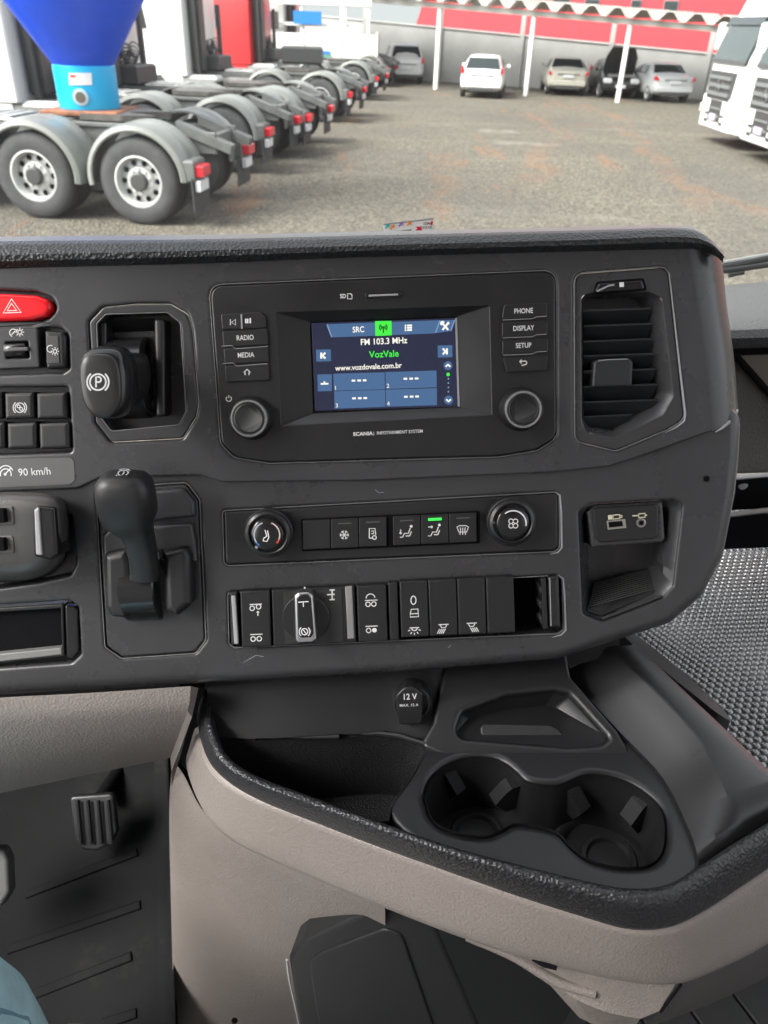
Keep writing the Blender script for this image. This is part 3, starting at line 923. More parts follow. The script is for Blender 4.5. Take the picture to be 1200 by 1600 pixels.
Cl.part('edge_highlight', limb([P.at(x, y, WL + .0001) for x, y in ((868, 769), (875, 774), (877, 800), (878, 856), (872, 863), (860, 866))], [.0002, .0006, .0008, .0008, .0006, .0002], 8), silver)  # window light on the right edge, painted as a thin pale strip

# ------------------------------------------------------------------ switch row
S = Thing('switch_row', 'row of black rocker switches with a rotary knob and one empty bay', 'switch row', P, P.at(615, 1005, -.01))
wt_ = .0045
def sw(name, x0, x1, y0=914, y1=1002, w1=wt_, b=.0012, m=btn, r=2):
    return S.slab(name, [sk(x0, y0), sk(x1, y0), sk(x1 + 3, y1), sk(x0 + 3, y1)], r, -.028, w1, b, m)


sw('end_trim', 357, 371, 914, 999, .002, .003)
S.part('end_trim_edge', slab(Q([sk(361, 920), sk(368, 920), sk(373, 996), sk(366, 996)], 2, .0028), .0, .0028, .0008), silver)
a1 = sw('rocker_switch', 375, 421)
mod = sw('rotary_module', 424, 554, 914, 1002, .003)
b1 = sw('rocker_switch', 557, 603)
sw('spacer', 606, 621, 911, 1002, .003)
c1, c2, c3, c4 = [sw('rocker_switch', x, x + 43.5, 910, 998) for x in (624, 669, 714, 759)]
sw('end_trim', 856, 874, 913, 994, .002, .003, blk, 5)
S.part('end_trim_edge', strokes([P.poly([sk(859, 916), sk(861, 990)], .0024)], .0008, .0024), silver)
S.part('edge_highlight', limb([P.at(x, y, WL + .0001) for x, y in ((872, 898), (880, 904), (882, 930), (884, 985), (877, 992), (862, 996))], [.0002, .0006, .0008, .0008, .0006, .0002], 8), silver)  # painted glint along the right end of the row
# the empty bay: open shaft with its connector tabs
S.part('bay_wall', slab(Q([sk(846, 916), sk(853, 915), sk(856, 994), sk(849, 995)], 1, .001), -.028, .001, .0004), blk)
for y in (928, 952, 975):
    S.slab('bay_clip', [sk(843, y), sk(849, y - 1), sk(850, y + 10), sk(845, y + 11)], 1, -.02, -.002, .0005, mat('clip_grey', (.03, .03, .03), .4))
wv = wt_ + .0003
circ = lambda x, y, r=3.6: arc(x, y, r, 0, 360, 12)
S.marks('axle_symbol', [[sk(390, 935), sk(409, 935)], circ(*sk(394, 941)), circ(*sk(404, 939)), [sk(403, 953), sk(403, 946)], [sk(401, 948), sk(403, 946), sk(405, 948)], [sk(391, 982), sk(410, 982)], circ(*sk(395.5, 989)), circ(*sk(405, 989))], 1.3, wv, white, a1)
S.marks('axle_symbol', [[sk(570, 937), sk(590, 937)], circ(*sk(575, 943)), circ(*sk(584, 943)), arc(*sk(579, 934), 7, 10, 180, 8), [sk(571, 977.5), sk(590, 977.5)], circ(*sk(576, 984))], 1.3, wv, white, b1, dots=[(*sk(585, 984), 3.8)])
S.marks('master_light_symbol', [arc(*sk(646, 940), 4, 0, 360, 14, 6.5), [sk(641, 962), sk(642.5, 954), sk(653, 954), sk(654, 966), sk(641, 966), sk(641, 961), sk(654, 961)],
                                [sk(640, 983), sk(655, 983)], arc(*sk(647.5, 983), 4.5, 180, 360, 8)] + [[sk(647.5 + 7 * math.cos(R_(a)), 984 + 7 * math.sin(R_(a))), sk(647.5 + 10.5 * math.cos(R_(a)), 984 + 10.5 * math.sin(R_(a)))] for a in (20, 55, 90, 125, 160)], 1.4, wv, white, c1)
for cc, x, dr in ((c2, 693, -1), (c3, 737, 1)):
    S.marks('reading_light_symbol', [[sk(x - 8, 980), sk(x + 8, 980)], [sk(x - 5, 981), sk(x - 3, 985), sk(x + 3, 985), sk(x + 5, 981)]] + [[sk(x + d + dr * 2, 987), sk(x + d + dr * 6, 994)] for d in (-4, -1, 2, 5)], 1.3, wv, white, cc)
# rotary knob
cx, cy = 478, 966
c = P.at(cx, cy, .006)[:2]
kn = S.part('rotary_plate', lathe([(.0182, .002), (.0182, .0056), (.0176, .0062), (.0001, .0062)], c, 48), btn, mod)
S.part('rotary_plate_patch', slab(Q([sk(443, 918), sk(534, 918), sk(537, 1000), sk(445, 1000)], 1, .0036), .0028, .0036, .0003), mat('patch_grey', (.022, .022, .022), .45), mod)
S.slab('grip_rim', [(459, 932), (466, 926), (482, 925), (489, 931), (495, 1000), (489, 1006), (467, 1007), (461, 1001)], 6, .005, .0175, .0022, chrome, mod)
S.slab('grip_face', [(464, 934), (470, 930), (480, 929), (486, 935), (490, 990), (486, 996), (470, 997), (466, 992)], 4, .015, .0186, .0008, gloss, mod)
S.marks('grip_symbol', [[(466, 941), (482, 940)], [(474, 941), (474, 948)], arc(476, 987, 5, 0, 360, 12), arc(476, 987, 8.5, 130, 230, 6), arc(476, 987, 8.5, -50, 50, 6), [(474, 984), (478, 990)]], 1.4, .0189, white, mod)
S.marks('pointer_dot', [[(476, 917), (476, 921)]], 2.4, .0041, white, mod)
S.marks('diff_lock_symbol', [[(519, 921), (519, 937)], [(515, 922), (523, 921.6)], [(515, 929), (523, 928.6)], [(515, 937), (523, 936.6)], [(511, 929.2), (515, 929)]], 2.0, .0041, white, mod)
S.slab('bright_trim', [(539, 917), (550, 916), (554, 998), (543, 999)], 1, .002, .0042, .0008, mat('brushed_trim', (.36, .36, .35), .30, .6), mod)

# ------------------------------------------------------------------ USB niche
U = Thing('storage_niche', 'small open dash cubby with a USB and audio socket plate', 'storage niche', P, P.at(985, 965, -.02))
n0 = resample(Q(NICHE, 10, WL), 80)
n1 = resample(Q([(909, 802), (924, 792), (1038, 786), (1048, 792), (1034, 908), (1020, 926), (940, 964), (915, 955)], 10, WL - .008), 80)
n2 = resample(Q([(918, 812), (926, 806), (1018, 800), (1024, 806), (1018, 880), (1008, 890), (930, 912), (920, 905)], 10, WL - .045), 80)
U.part('lining', loft([at_w(n0, WL - .0015), at_w(n1, WL - .008), at_w(n2, WL - .045)], cap1=True), dash2, ang=50)
bk = U.slab('socket_housing', [(918, 800), (930, 789), (1036, 783), (1040, 842), (1034, 848), (925, 856)], 4, -.03, WL - .004, .002, dash2)
sp = U.slab('socket_plate', [(926, 797), (934, 793), (1024, 788), (1029, 793), (1028, 838), (1022, 842), (938, 848), (931, 842)], 4, WL - .006, WL - .0022, .001, blk)
U.slab('usb_port', [(948, 814), (977, 811), (979, 825), (950, 828)], 1, WL - .004, WL - .0014, .0003, mat('port_metal', (.42, .40, .34), .35, .7), sp)
U.slab('usb_tongue', [(951, 816), (972, 814), (974, 822), (952, 824.5)], 0, WL - .004, WL - .0009, .0002, deep, sp)
cj = P.at(1002, 817, WL - .001)[:2]
U.part('audio_jack', lathe([(.0036, -.006), (.0036, -.0038), (.0026, -.0036), (.0020, -.0046)], cj, 24), mat('jack_metal', (.30, .29, .27), .3, .6), sp)
U.part('jack_hole', disc(cj, .0017, WL - .0006), deep, sp)
wv = WL - .0018
U.marks('usb_symbol', [[(958, 805), (968, 804), (968, 810), (958, 811), (958, 805)], [(968, 805), (972, 806), (972, 808), (968, 809)]], 1.7, wv, yellowish, sp)
U.marks('usb_symbol_plug', [[(950, 808.5), (957, 808)]], 6.5, wv, yellowish, sp)
U.marks('audio_symbol', [[(998, 803), (1008, 802), (1008, 808), (998, 809), (998, 803)], [(988, 806), (998, 805.5)], [(1008, 805), (1011, 805)]], 1.7, wv, yellowish, sp)
fl = [P.at(918, 955, -.010), P.at(940, 962, -.009), P.at(1024, 926, -.010), P.at(1010, 892, -.044), P.at(930, 912, -.044)]
U.part('rubber_pad', loft([fl, [p + Vector((0, .0015, .0)) for p in fl]], cap0=True, cap1=True), mat('pad_rubber', (.018, .018, .019), .5, bump=('noise', 900, .5, .001)), smooth=False)
pl = []
for k in range(1, 12):
    t = k / 12
    a = fl[0].lerp(fl[4], t)
    b_ = fl[2].lerp(fl[3], t)
    pl.append((a + Vector((0, .0018, 0)), b_ + Vector((0, .0018, 0))))
U.part('pad_ribs', join(*[limb([a, b_], [.0006, .0006], 5) for a, b_ in pl]), mat('pad_rib', (.035, .035, .036), .45), smooth=False)
lp = [P.at(916, 958, WL - .001), P.at(940, 967, WL), P.at(1034, 931, WL - .001)]
U.part('pad_lip', limb(lp, [.0012, .0014, .0012], 8), dash2)

# thin pale tubes that paint edge highlights round the inset units
edge = mat('pale_edge_highlight', (.15, .15, .15), .30)


def rim_line(th, pts, r, wv, rad_=.00042):
    q = rounded(P.poly(pts, wv), r * K, 6)
    path = [Vector((x, y, wv)) for x, y in q]
    rings = []
    n_ = len(path)
    for i_, p_ in enumerate(path):
        t_ = (path[(i_ + 1) % n_] - path[i_ - 1]).normalized()
        s_ = Vector((t_.y, -t_.x, 0))
        rings.append([p_ + s_ * (rad_ * math.cos(k_)) + Vector((0, 0, rad_ * math.sin(k_))) for k_ in (0, 1.05, 2.1, 3.14, 4.2, 5.25)])
    v_, f_ = loft(rings + [rings[0]])
    th.part('edge_line', (v_, f_), edge, ang=80)


rim_line(I, INFO_H, 22, -.0002)
rim_line(A, VENT, 18, -.0001)
rim_line(Cl, CLIM, 6, WL - .0001)
rim_line(E_, RET, 10, WL - .0001)
rim_line(S, SWB, 6, WL - .0001)
rim_line(B, PB_IN, 8, .0004)
# ================================================================== CONSOLE TRAY BELOW THE DASH
def cl(pts, n):
    """px polyline with a height per point (px, py, z) -> resampled cab points"""
    c = catmull(pts, n)
    return [C.at(p.x, p.y, p.z) for p in c]


T = Thing('console_tray', 'black and beige console tray with cup holders below the dash', 'console', C, C.at(700, 1500, -.60))
ZR, ZD = -.468, -.486
inner = [(330, 1076), (333, 1105), (340, 1140), (358, 1176), (400, 1206), (500, 1244), (600, 1281), (700, 1316), (800, 1342), (900, 1366), (980, 1380), (1040, 1375), (1082, 1352), (1140, 1314), (1210, 1272), (1300, 1215)]
ridge = [(316, 1078), (320, 1110), (328, 1150), (346, 1188), (396, 1222), (498, 1260), (598, 1296), (699, 1331), (802, 1361), (902, 1388), (984, 1406), (1044, 1401), (1092, 1374), (1152, 1333), (1218, 1290), (1310, 1232)]
outer = [(300, 1080), (303, 1118), (311, 1162), (332, 1204), (386, 1243), (492, 1286), (594, 1325), (698, 1362), (806, 1400), (906, 1432), (990, 1455), (1054, 1451), (1110, 1424), (1170, 1384), (1236, 1340), (1330, 1280)]
NN = 110
zz_ = lambda pl, z, z0=None: [(x, y, (z0 if (z0 is not None and i < 2) else z)) for i, (x, y) in enumerate(pl)]
ri_ = cl(zz_(inner, ZR - .004), NN)
rr_ = cl(zz_(ridge, ZR), NN)
mixp = lambda a, b, t: [((1 - t) * p[0] + t * q[0], (1 - t) * p[1] + t * q[1]) for p, q in zip(a, b)]
r2_ = cl(zz_(mixp(ridge, outer, .3), ZR - .006), NN)
ro_ = cl(zz_(outer, ZR - .034), NN)
rin = [p + Vector((0, 0, -.05)) for p in ri_]
cen = C.at(800, 1230, ZD)
rou = [p.lerp(Vector((cen.x, cen.y, p.z)), .03) + Vector((0, 0, -.002)) for p in ro_]
T.part('padded_rim', loft([rin, ri_, cl(zz_(mixp(inner, ridge, .5), ZR + .0005), NN), rr_, r2_, ro_, rou], closed=False), vinyl2, ang=80, sub=1)
skb = [(284, 1150), (292, 1215), (318, 1275), (360, 1315), (420, 1345), (520, 1388), (610, 1425), (705, 1462), (800, 1494), (900, 1520), (990, 1538), (1062, 1540), (1120, 1520), (1190, 1486), (1260, 1440), (1350, 1380)]
sk0 = [p + Vector((0, 0, -.001)) for p in rou]
sk1 = cl(zz_([(x - (2 if x < 360 else 0), y + 2) for x, y in outer], ZR - .037), NN)
sk2 = cl(zz_(mixp(outer, skb, .45), ZR - .062), NN)
sk3 = cl(zz_(mixp(outer, skb, .85), ZR - .088), NN)
sk4 = cl(zz_(skb, ZR - .104), NN)
cen2 = C.at(850, 1330, ZR - .1)
sk5 = [p.lerp(Vector((cen2.x, cen2.y, p.z)), .05) + Vector((0, 0, -.006)) for p in sk4]
sk6 = [p.lerp(Vector((cen2.x, cen2.y, p.z)), .5) + Vector((0, 0, -.02)) for p in sk5]
T.part('beige_skirt', loft([sk0, sk1, sk2, sk3, sk4, sk5, sk6], closed=False), beige, ang=80, sub=1)

CUP = [(663, 1244), (673, 1216), (701, 1192), (743, 1182), (780, 1187), (803, 1203), (824, 1221), (866, 1227), (887, 1221), (920, 1209), (967, 1216), (1004, 1235), (1032, 1263), (1039, 1295), (1034, 1332), (1013, 1351), (967, 1354),
       (920, 1342), (892, 1321), (866, 1297), (808, 1286), (785, 1296), (757, 1306), (710, 1299), (677, 1281)]


def closed_curve(pts, z, n=96):
    q = [Vector((x, y, 0)) for x, y in pts]
    c = catmull([q[-2], q[-1]] + q + [q[0], q[1]], n * 2)
    # keep the middle turn only
    L = len(pts)
    c = catmull(q + [q[0]], n + 1)[:-1]
    return [tuple(C.at(p.x, p.y, z)[:2]) for p in c]


cup = ccw(closed_curve(CUP, ZD))
deck_o = [(672, 1150), (640, 1215), (608, 1262), (640, 1305), (700, 1330), (800, 1356), (900, 1380), (985, 1394), (1045, 1388), (1090, 1360), (1100, 1330), (1082, 1260), (1040, 1200), (975, 1150), (905, 1085), (800, 1090), (712, 1115)]
deck = ccw([tuple(C.at(x, y, ZD)[:2]) for x, y in deck_o])
deck = ccw(closed_curve(deck_o, ZD, 90))
T.part('cup_holder_deck', sheet(deck, [(cup, .0, False)], ZD, ZD - .05, .003, .0055), deckm, ang=50)
floor_ = [tuple(Vector(p).lerp(Vector(C.at(850, 1275, ZD)[:2]), .06)) for p in cup]
T.part('cup_holder_well', loft([at_w(cup, ZD - .0055), at_w(cup, ZD - .012), at_w(floor_, ZD - .062)], cap1=True), mat('cup_well_plastic', (.011, .011, .012), .45, bump=('noise', 1500, .2, .0004)), ang=50)
cring = mat('cup_ring_plastic', (.018, .018, .019), .38)
for cx_, cy_ in ((745, 1262), (950, 1300)):
    c = C.at(cx_, cy_ + 46, ZD - .06)
    T.part('cup_ring', lathe([(.043, 0), (.043, .010), (.040, .0115), (.037, .010), (.034, .004), (.022, .004), (.020, .007), (.017, .007), (.015, .004), (.0005, .004)], (c.x, c.y), 48, ZD - .062), cring)
for (x0, y0), (x1, y1), wd in (((700, 1202), (706, 1240), .009), ((795, 1224), (790, 1258), .010), ((892, 1226), (898, 1270), .010), ((1003, 1248), (992, 1290), .011)):
    a, b_ = C.at(x0, y0, ZD - .010), C.at(x1, y1, ZD - .040)
    cc = C.at(745 if x0 < 840 else 950, 1255 if x0 < 840 else 1290, ZD - .02)
    inw = Vector((cc.x - a.x, cc.y - a.y, 0)).normalized()
    sd_ = Vector((-inw.y, inw.x, 0)) * wd * .55
    top = [a - sd_, a + sd_]
    ft = [a - sd_ + inw * .004 + Vector((0, 0, -.002)), a + sd_ + inw * .004 + Vector((0, 0, -.002))]
    mdn = [a.lerp(b_, .5) - sd_ + inw * .013, a.lerp(b_, .5) + sd_ + inw * .013]
    low = [b_ - sd_ + inw * .003, b_ + sd_ + inw * .003]
    bk_ = [b_ - sd_ - inw * .006, b_ + sd_ - inw * .006]
    tb_ = [a - sd_ - inw * .008, a + sd_ - inw * .008]
    T.part('cup_grip_fin', loft([[tb_[0], top[0], ft[0], mdn[0], low[0], bk_[0]], [tb_[1], top[1], ft[1], mdn[1], low[1], bk_[1]]], cap0=True, cap1=True), mat('fin_rubber', (.010, .010, .011), .6, spec=.2), smooth=False)
# deep bin on the left
BIN = [(336, 1150), (445, 1153), (605, 1143), (668, 1160), (655, 1195), (632, 1232), (612, 1262), (592, 1284), (450, 1234), (375, 1203), (346, 1180)]
b0 = ccw(closed_curve(BIN, ZD, 80))
bc = Vector(C.at(480, 1195, ZD)[:2])
b1_ = [tuple(Vector(p).lerp(bc, .10)) for p in b0]
T.part('bin_liner', loft([at_w(b0, ZD + .0005), at_w(b1_, ZD - .075)], cap1=True), mat('bin_liner_rubber', (.010, .010, .011), .6, bump=('leather', 600, .6, .0012)), ang=50)
# back wall from the dash underside down to the tray
bw_t = [C.M.inverted() @ (P.M @ P.at(x, y, -.03)) + Vector((0, .022, .03)) for x, y in ((322, 1062), (445, 1056), (605, 1048), (668, 1044), (712, 1040), (800, 1034), (970, 1000))]
bw_b = [C.at(x, y, z) for x, y, z in ((322, 1152, ZD), (445, 1154, ZD), (605, 1144, ZD), (668, 1152, ZD), (712, 1090, -.476), (800, 1066, -.472), (970, 1020, -.462))]
T.part('back_wall', loft([catmull(bw_t, 40), catmull([a.lerp(b_, .6) + Vector((0, .008, 0)) for a, b_ in zip(bw_t, bw_b)], 40), catmull(bw_b, 40)], closed=False), mat('back_wall_plastic', (.011, .011, .012), .5, spec=.2, bump=('noise', 1500, .3, .0005)), ang=70)
T.part('bin_ledge', limb([C.at(x, y, ZD + .002) + Vector((0, -.0035, 0)) for x, y in ((400, 1150), (530, 1146), (595, 1141), (625, 1145), (664, 1157))], [.0008, .0022, .0024, .0024, .002], 8), deckm)
# sloped shoulder between back wall and cup holders, with the shallow coin pocket
p0, p1, p2 = C.at(700, 1172, ZD + .001), C.at(930, 1172, ZD + .001), C.at(790, 1072, -.462)
xw = (C.M.to_3x3() @ (p1 - p0)).normalized()
yw = (C.M.to_3x3() @ (p2 - p0))
zw = xw.cross(yw).normalized()
SH = Fr(xw, zw.cross(xw), zw, C.M @ p0)
shp = [(655, 1165), (676, 1128), (694, 1040), (760, 1028), (850, 1016), (884, 1012), (892, 1058), (966, 1142), (990, 1182), (900, 1186), (690, 1180)]
pck = [(712, 1140), (722, 1112), (790, 1086), (868, 1078), (890, 1084), (952, 1152), (940, 1162), (888, 1166), (720, 1152)]
so2 = rounded(SH.poly(shp), .006)
ph = rounded(SH.poly(pck), .007)
sm = sheet(so2, [(ph, .010, False)], 0, -.02, .003, .004)
pin = [tuple(Vector(p).lerp(Vector(SH.at(815, 1135)[:2]), .22)) for p in ccw(ph)]
sm = join(sm, loft([at_w(ccw(ph), -.009), at_w(pin, -.022)], cap1=True))
Mx = C.M.inverted() @ SH.M
T.part('shoulder', rot_mesh(sm, Mx), deckm, ang=55)
st = [(750, 1136), (756, 1130), (860, 1132), (872, 1138), (894, 1164), (880, 1166), (752, 1152)]
T.part('pocket_step', rot_mesh(slab(rounded(SH.poly(st, -.008), .003), -.02, -.008, .0015), Mx), mat('pocket_mat', (.012, .012, .013), .5, bump=('noise', 1200, .4, .0006)))
# right flank and crest
fa = [(880, 1050, -.480), (960, 1140, -.484), (1030, 1215, ZD), (1068, 1290, ZD), (1084, 1335, ZD), (1086, 1356, ZD)]
fa2 = [(882, 1049, -.476), (963, 1138, -.480), (1034, 1213, -.482), (1073, 1288, -.482), (1089, 1333, -.482), (1091, 1354, -.484)]
fb = [(925, 1028, -.466), (1008, 1110, -.470), (1068, 1180, -.472), (1104, 1250, -.472), (1118, 1310, -.475), (1122, 1330, -.482)]
fc = [(950, 1014, -.456), (1035, 1095, -.459), (1095, 1163, -.461), (1130, 1228, -.463), (1146, 1282, -.471), (1150, 1312, -.480)]
fc2 = [(956, 1012, -.455), (1041, 1092, -.458), (1102, 1159, -.460), (1140, 1222, -.4625), (1160, 1272, -.470), (1168, 1302, -.480)]
fd = [(985, 1008, -.456), (1066, 1085, -.460), (1130, 1148, -.462), (1190, 1206, -.464), (1230, 1238, -.468), (1262, 1250, -.480)]
fe = [(992, 1006, -.460), (1073, 1083, -.464), (1138, 1144, -.467), (1198, 1201, -.470), (1240, 1234, -.475), (1275, 1248, -.486)]
cf = [cl(f_, 50) for f_ in (fa, fa2, fb, fc, fc2, fd, fe)]
cf.append([p + Vector((.004, .004, -.18)) for p in cf[-1]])
T.part('side_flank', loft(cf, closed=False), deckm, ang=32)

So = Thing('power_socket', 'black round socket cap printed 12 V on the tray back wall', 'socket', C, C.at(640, 1130, -.47))
sc_ = C.at(640, 1097, -.462)
nrm = (Vector((0, -1, .35))).normalized()
q_ = nrm.to_track_quat('Z', 'Y').to_matrix().to_4x4()
SM = Matrix.Translation(sc_) @ q_
So.part('socket_ring', rot_mesh(lathe([(.0155, -.012), (.0155, .002), (.0140, .004), (.0125, .004), (.0120, .001)], (.002, 0), 40), SM), blk)
capm = slab(rounded([(-.0105, -.016), (.0095, -.016), (.0105, .010), (.004, .0165), (-.004, .0165), (-.0105, .010)], .005), .0, .0075, .0012)
So.part('socket_cap', rot_mesh(capm, SM), btn)
SF = Fr(C.M.to_3x3() @ (q_.to_3x3() @ Vector((1, 0, 0))), C.M.to_3x3() @ (q_.to_3x3() @ Vector((0, 1, 0))), C.M.to_3x3() @ nrm, C.M @ sc_)
S2 = Thing.__new__(Thing)
S2.fr, S2.org, S2.o = SF, Vector((0, 0, 0)), So.o


def reparent(o):
    M = So.o.matrix_world.inverted() @ SF.M
    o.data.transform(M)
    return o


reparent(S2.text('volt_text', '12 V', 640, 1089, 10.5, .0079, white, bold=.015, sx=.85))
reparent(S2.text('volt_text', 'MAX. 15 A', 639, 1102, 5.0, .0079, white, bold=.004, sx=.95))

# ================================================================== LOWER CABIN
ZF = -1.06
F = mesh_obj('floor', ([C.M @ Vector(p) for p in ((-1.4, -1.0, ZF - .01), (1.6, -1.0, ZF - .01), (1.6, 1.2, ZF - .01), (-1.4, 1.2, ZF - .01))], [(0, 1, 2, 3)]), rubber, False)
tag(F, kind='structure')
Fw = mesh_obj('firewall', ([C.M @ Vector(p) for p in ((-1.4, .80, ZF - .02), (.3, .80, ZF - .02), (.3, .66, -.40), (-1.4, .66, -.40))], [(0, 1, 2, 3)]), deckm, False)
tag(Fw, kind='structure')

Kp = Thing('knee_panel', 'beige grained knee panel below the left half of the dash', 'trim panel', C, C.at(130, 1240, -.55))
kt = [(-120, 1098, -.425), (0, 1090, -.425), (150, 1082, -.425), (298, 1072, -.425)]
k1 = [(-120, 1122, -.437), (0, 1113, -.437), (150, 1105, -.437), (297, 1094, -.437)]
kb_ = [(-120, 1262, -.55), (0, 1239, -.55), (140, 1210, -.55), (266, 1184, -.55)]
k2 = [(-120, 1140, -.450), (0, 1130, -.450), (150, 1122, -.450), (293, 1112, -.450)]
ku = [(-120, 1240, -.56), (0, 1220, -.56), (140, 1195, -.56), (262, 1172, -.56)]
Kp.part('panel_skin', loft([cl(z, 30) for z in (kt, k1, k2, kb_, ku)], closed=False), beige, ang=60)
Kp.part('panel_end', loft([[C.at(298, 1072, -.425), C.at(293, 1112, -.45), C.at(266, 1184, -.55)], [C.at(310, 1075, -.43), C.at(300, 1120, -.46), C.at(268, 1206, -.57)], [C.at(306, 1080, -.46), C.at(296, 1130, -.49), C.at(268, 1230, -.60)]], closed=False), beige2)
Kp.part('gap_filler', loft([[C.at(x, y, z) + Vector((.0, .03, .02)) for x, y, z in ((285, 1070, -.43), (325, 1075, -.43))], [C.at(x, y, z) + Vector((0, .012, -.004)) for x, y, z in ((262, 1190, -.57), (300, 1230, -.57))]], closed=False), deep)

Cb = Thing('console_column', 'beige plastic column carrying the console tray, with scuffs near the floor', 'console column', C, C.at(350, 1600, ZF))
ca = [(276, 1160, -.555), (270, 1185, -.565), (288, 1212, -.578), (318, 1268, -.580), (372, 1312, -.580), (470, 1360, -.580), (602, 1414, -.580)]
ca2 = [(264, 1222, -.60), (268, 1238, -.602), (286, 1262, -.604), (322, 1300, -.604), (385, 1342, -.604), (480, 1384, -.604), (602, 1432, -.604)]
cb_ = [(264, 1300, -.70), (270, 1312, -.70), (290, 1332, -.70), (330, 1362, -.70), (395, 1402, -.70), (490, 1440, -.70), (602, 1476, -.70)]
cc_ = [(268, 1440, -.86), (278, 1452, -.86), (304, 1470, -.86), (345, 1490, -.86), (400, 1512, -.86), (480, 1530, -.86), (640, 1550, -.86)]
cdd = [(272, 1620, ZF), (284, 1632, ZF), (312, 1650, ZF), (355, 1668, ZF), (410, 1682, ZF), (490, 1690, ZF), (640, 1690, ZF)]
Cb.part('column_skin', loft([cl(z, 40) for z in (ca, ca2, cb_, cc_, cdd)], closed=False), beige2, ang=80, sub=2)
Cb.part('mounting_hole', rot_mesh(disc((0, 0), .004, 0, 6), Matrix.Translation(C.at(370, 1581, -.955) + Vector((0, -.012, .006))) @ Vector((0, -1, .6)).to_track_quat('Z', 'Y').to_matrix().to_4x4()), deep)

Hd = Thing('storage_hatch', 'dark rounded hatch cover set in the beige column under the tray', 'hatch', C, C.at(600, 1600, -.9))
pA, pB, pC = C.at(450, 1520, -.76), C.at(720, 1590, -.76), C.at(590, 1425, -.63)
xw = (C.M.to_3x3() @ (pB - pA)).normalized()
yw = C.M.to_3x3() @ (pC - pA)
zw = xw.cross(yw).normalized()
HF = Fr(xw, zw.cross(xw), zw, C.M @ pA + zw * .008)
Mh = C.M.inverted() @ HF.M
hp = [(450, 1498), (470, 1474), (600, 1412), (672, 1428), (764, 1640), (480, 1660), (462, 1570)]
Hd.part('cover', rot_mesh(slab(rounded(HF.poly(hp), .018), -.03, .0, .004), Mh), mat('hatch_plastic', (.012, .0125, .013), .5, spec=.3, bump=('noise', 1300, .25, .0005)))
hi = [(482, 1502), (500, 1490), (600, 1452), (628, 1462), (690, 1640), (512, 1660), (494, 1580)]
Hd.part('raised_field', rot_mesh(slab(rounded(HF.poly(hi, .002), .010), -.002, .002, .0015), Mh), MATS['hatch_plastic'])
Hd.part('side_seam', rot_mesh(limb([HF.at(x, y, -.001) for x, y in ((448, 1500), (452, 1530), (462, 1575), (478, 1650))], [.0012] * 4, 6), Mh), silver)
Hd.part('right_cover', rot_mesh(slab(rounded(HF.poly([(668, 1442), (700, 1420), (900, 1560), (860, 1650), (770, 1640), (735, 1590), (705, 1530)], -.002), .004), -.03, -.002, .002), Mh), mat('hatch_plastic_dark', (.009, .0095, .010), .5, spec=.25, bump=('noise', 1300, .25, .0005)))

Br = Thing('tray_bracket', 'beige moulded bracket under the front corner of the tray', 'bracket', C, C.at(960, 1580, -.66))
ba = [(740, 1466, -.575), (860, 1500, -.575), (960, 1525, -.575), (1060, 1530, -.575)]
bb_ = [(790, 1494, -.60), (880, 1534, -.60), (960, 1562, -.60), (1030, 1580, -.60)]
b2_ = [(860, 1540, -.61), (900, 1562, -.61), (950, 1582, -.61), (1000, 1592, -.61)]
b3_ = [(905, 1590, -.67), (930, 1602, -.67), (955, 1610, -.67), (985, 1616, -.67)]
Br.part('bracket_skin', loft([cl(z, 24) for z in (ba, bb_, b2_, b3_)], closed=False), beige2, ang=30)
Br.part('bracket_lip', limb(cl([(730, 1462, -.574), (800, 1492, -.585), (868, 1532, -.597), (930, 1552, -.60)], 20), [.004] * 20, 10), beige2)
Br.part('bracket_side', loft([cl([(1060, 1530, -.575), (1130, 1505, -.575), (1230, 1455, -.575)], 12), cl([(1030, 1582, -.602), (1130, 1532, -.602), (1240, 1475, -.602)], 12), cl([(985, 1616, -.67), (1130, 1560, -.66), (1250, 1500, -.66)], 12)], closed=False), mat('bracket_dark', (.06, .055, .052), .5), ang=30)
Br.part('bracket_gap', limb([C.at(x, y, z) for x, y, z in ((832, 1497, -.57), (850, 1505, -.57), (870, 1513, -.57))], [.002, .003, .0015], 8), deep)
Br.part('bracket_seam', limb([C.at(1064, 1538, -.574), C.at(1032, 1581, -.6005)], [.0011, .0011], 6), deep)

# passenger floor boards seen past the bracket
Bd = Thing('ribbed_floor_mat', 'dark ribbed floor mat at the lower right corner', 'floor mat', C, C.at(1050, 1590, ZF))
dr_ = (C.at(1040, 1620, ZF) - C.at(960, 1500, ZF))
dr_.z = 0
dr_.normalize()
pr_ = Vector((-dr_.y, dr_.x, 0))
o_ = C.at(980, 1560, ZF)
rbm = mat('rib_rubber', (.026, .027, .028), .5, bump=('noise', 600, .2, .0008), var=.2, vscale=8)
for k in range(-9, 10):
    a = o_ + pr_ * (k * .062)
    pts_ = [a + dr_ * -.5, a + dr_ * .45, a + pr_ * .058 + dr_ * .45, a + pr_ * .058 + dr_ * -.5]
    Bd.part('rib_strip', slab([(p.x, p.y) for p in pts_], ZF - .006, ZF + .006, .002), rbm)
Bd.part('mat_backing', ([Vector((o_.x + s_ * .7, o_.y + t_ * .6, ZF - .002)) for s_, t_ in ((-1, -1), (1, -1), (1, 1), (-1, 1))], [(0, 1, 2, 3)]), silver, smooth=False)

# driver footwell
Fm = Thing('footwell_mat', 'dusty black rubber footwell mat with raised diagonal bars', 'floor mat', C, C.at(140, 1450, -.98))
p0, p1, p2 = C.at(20, 1480, -.98), C.at(220, 1412, -.98), C.at(60, 1390, -.90)
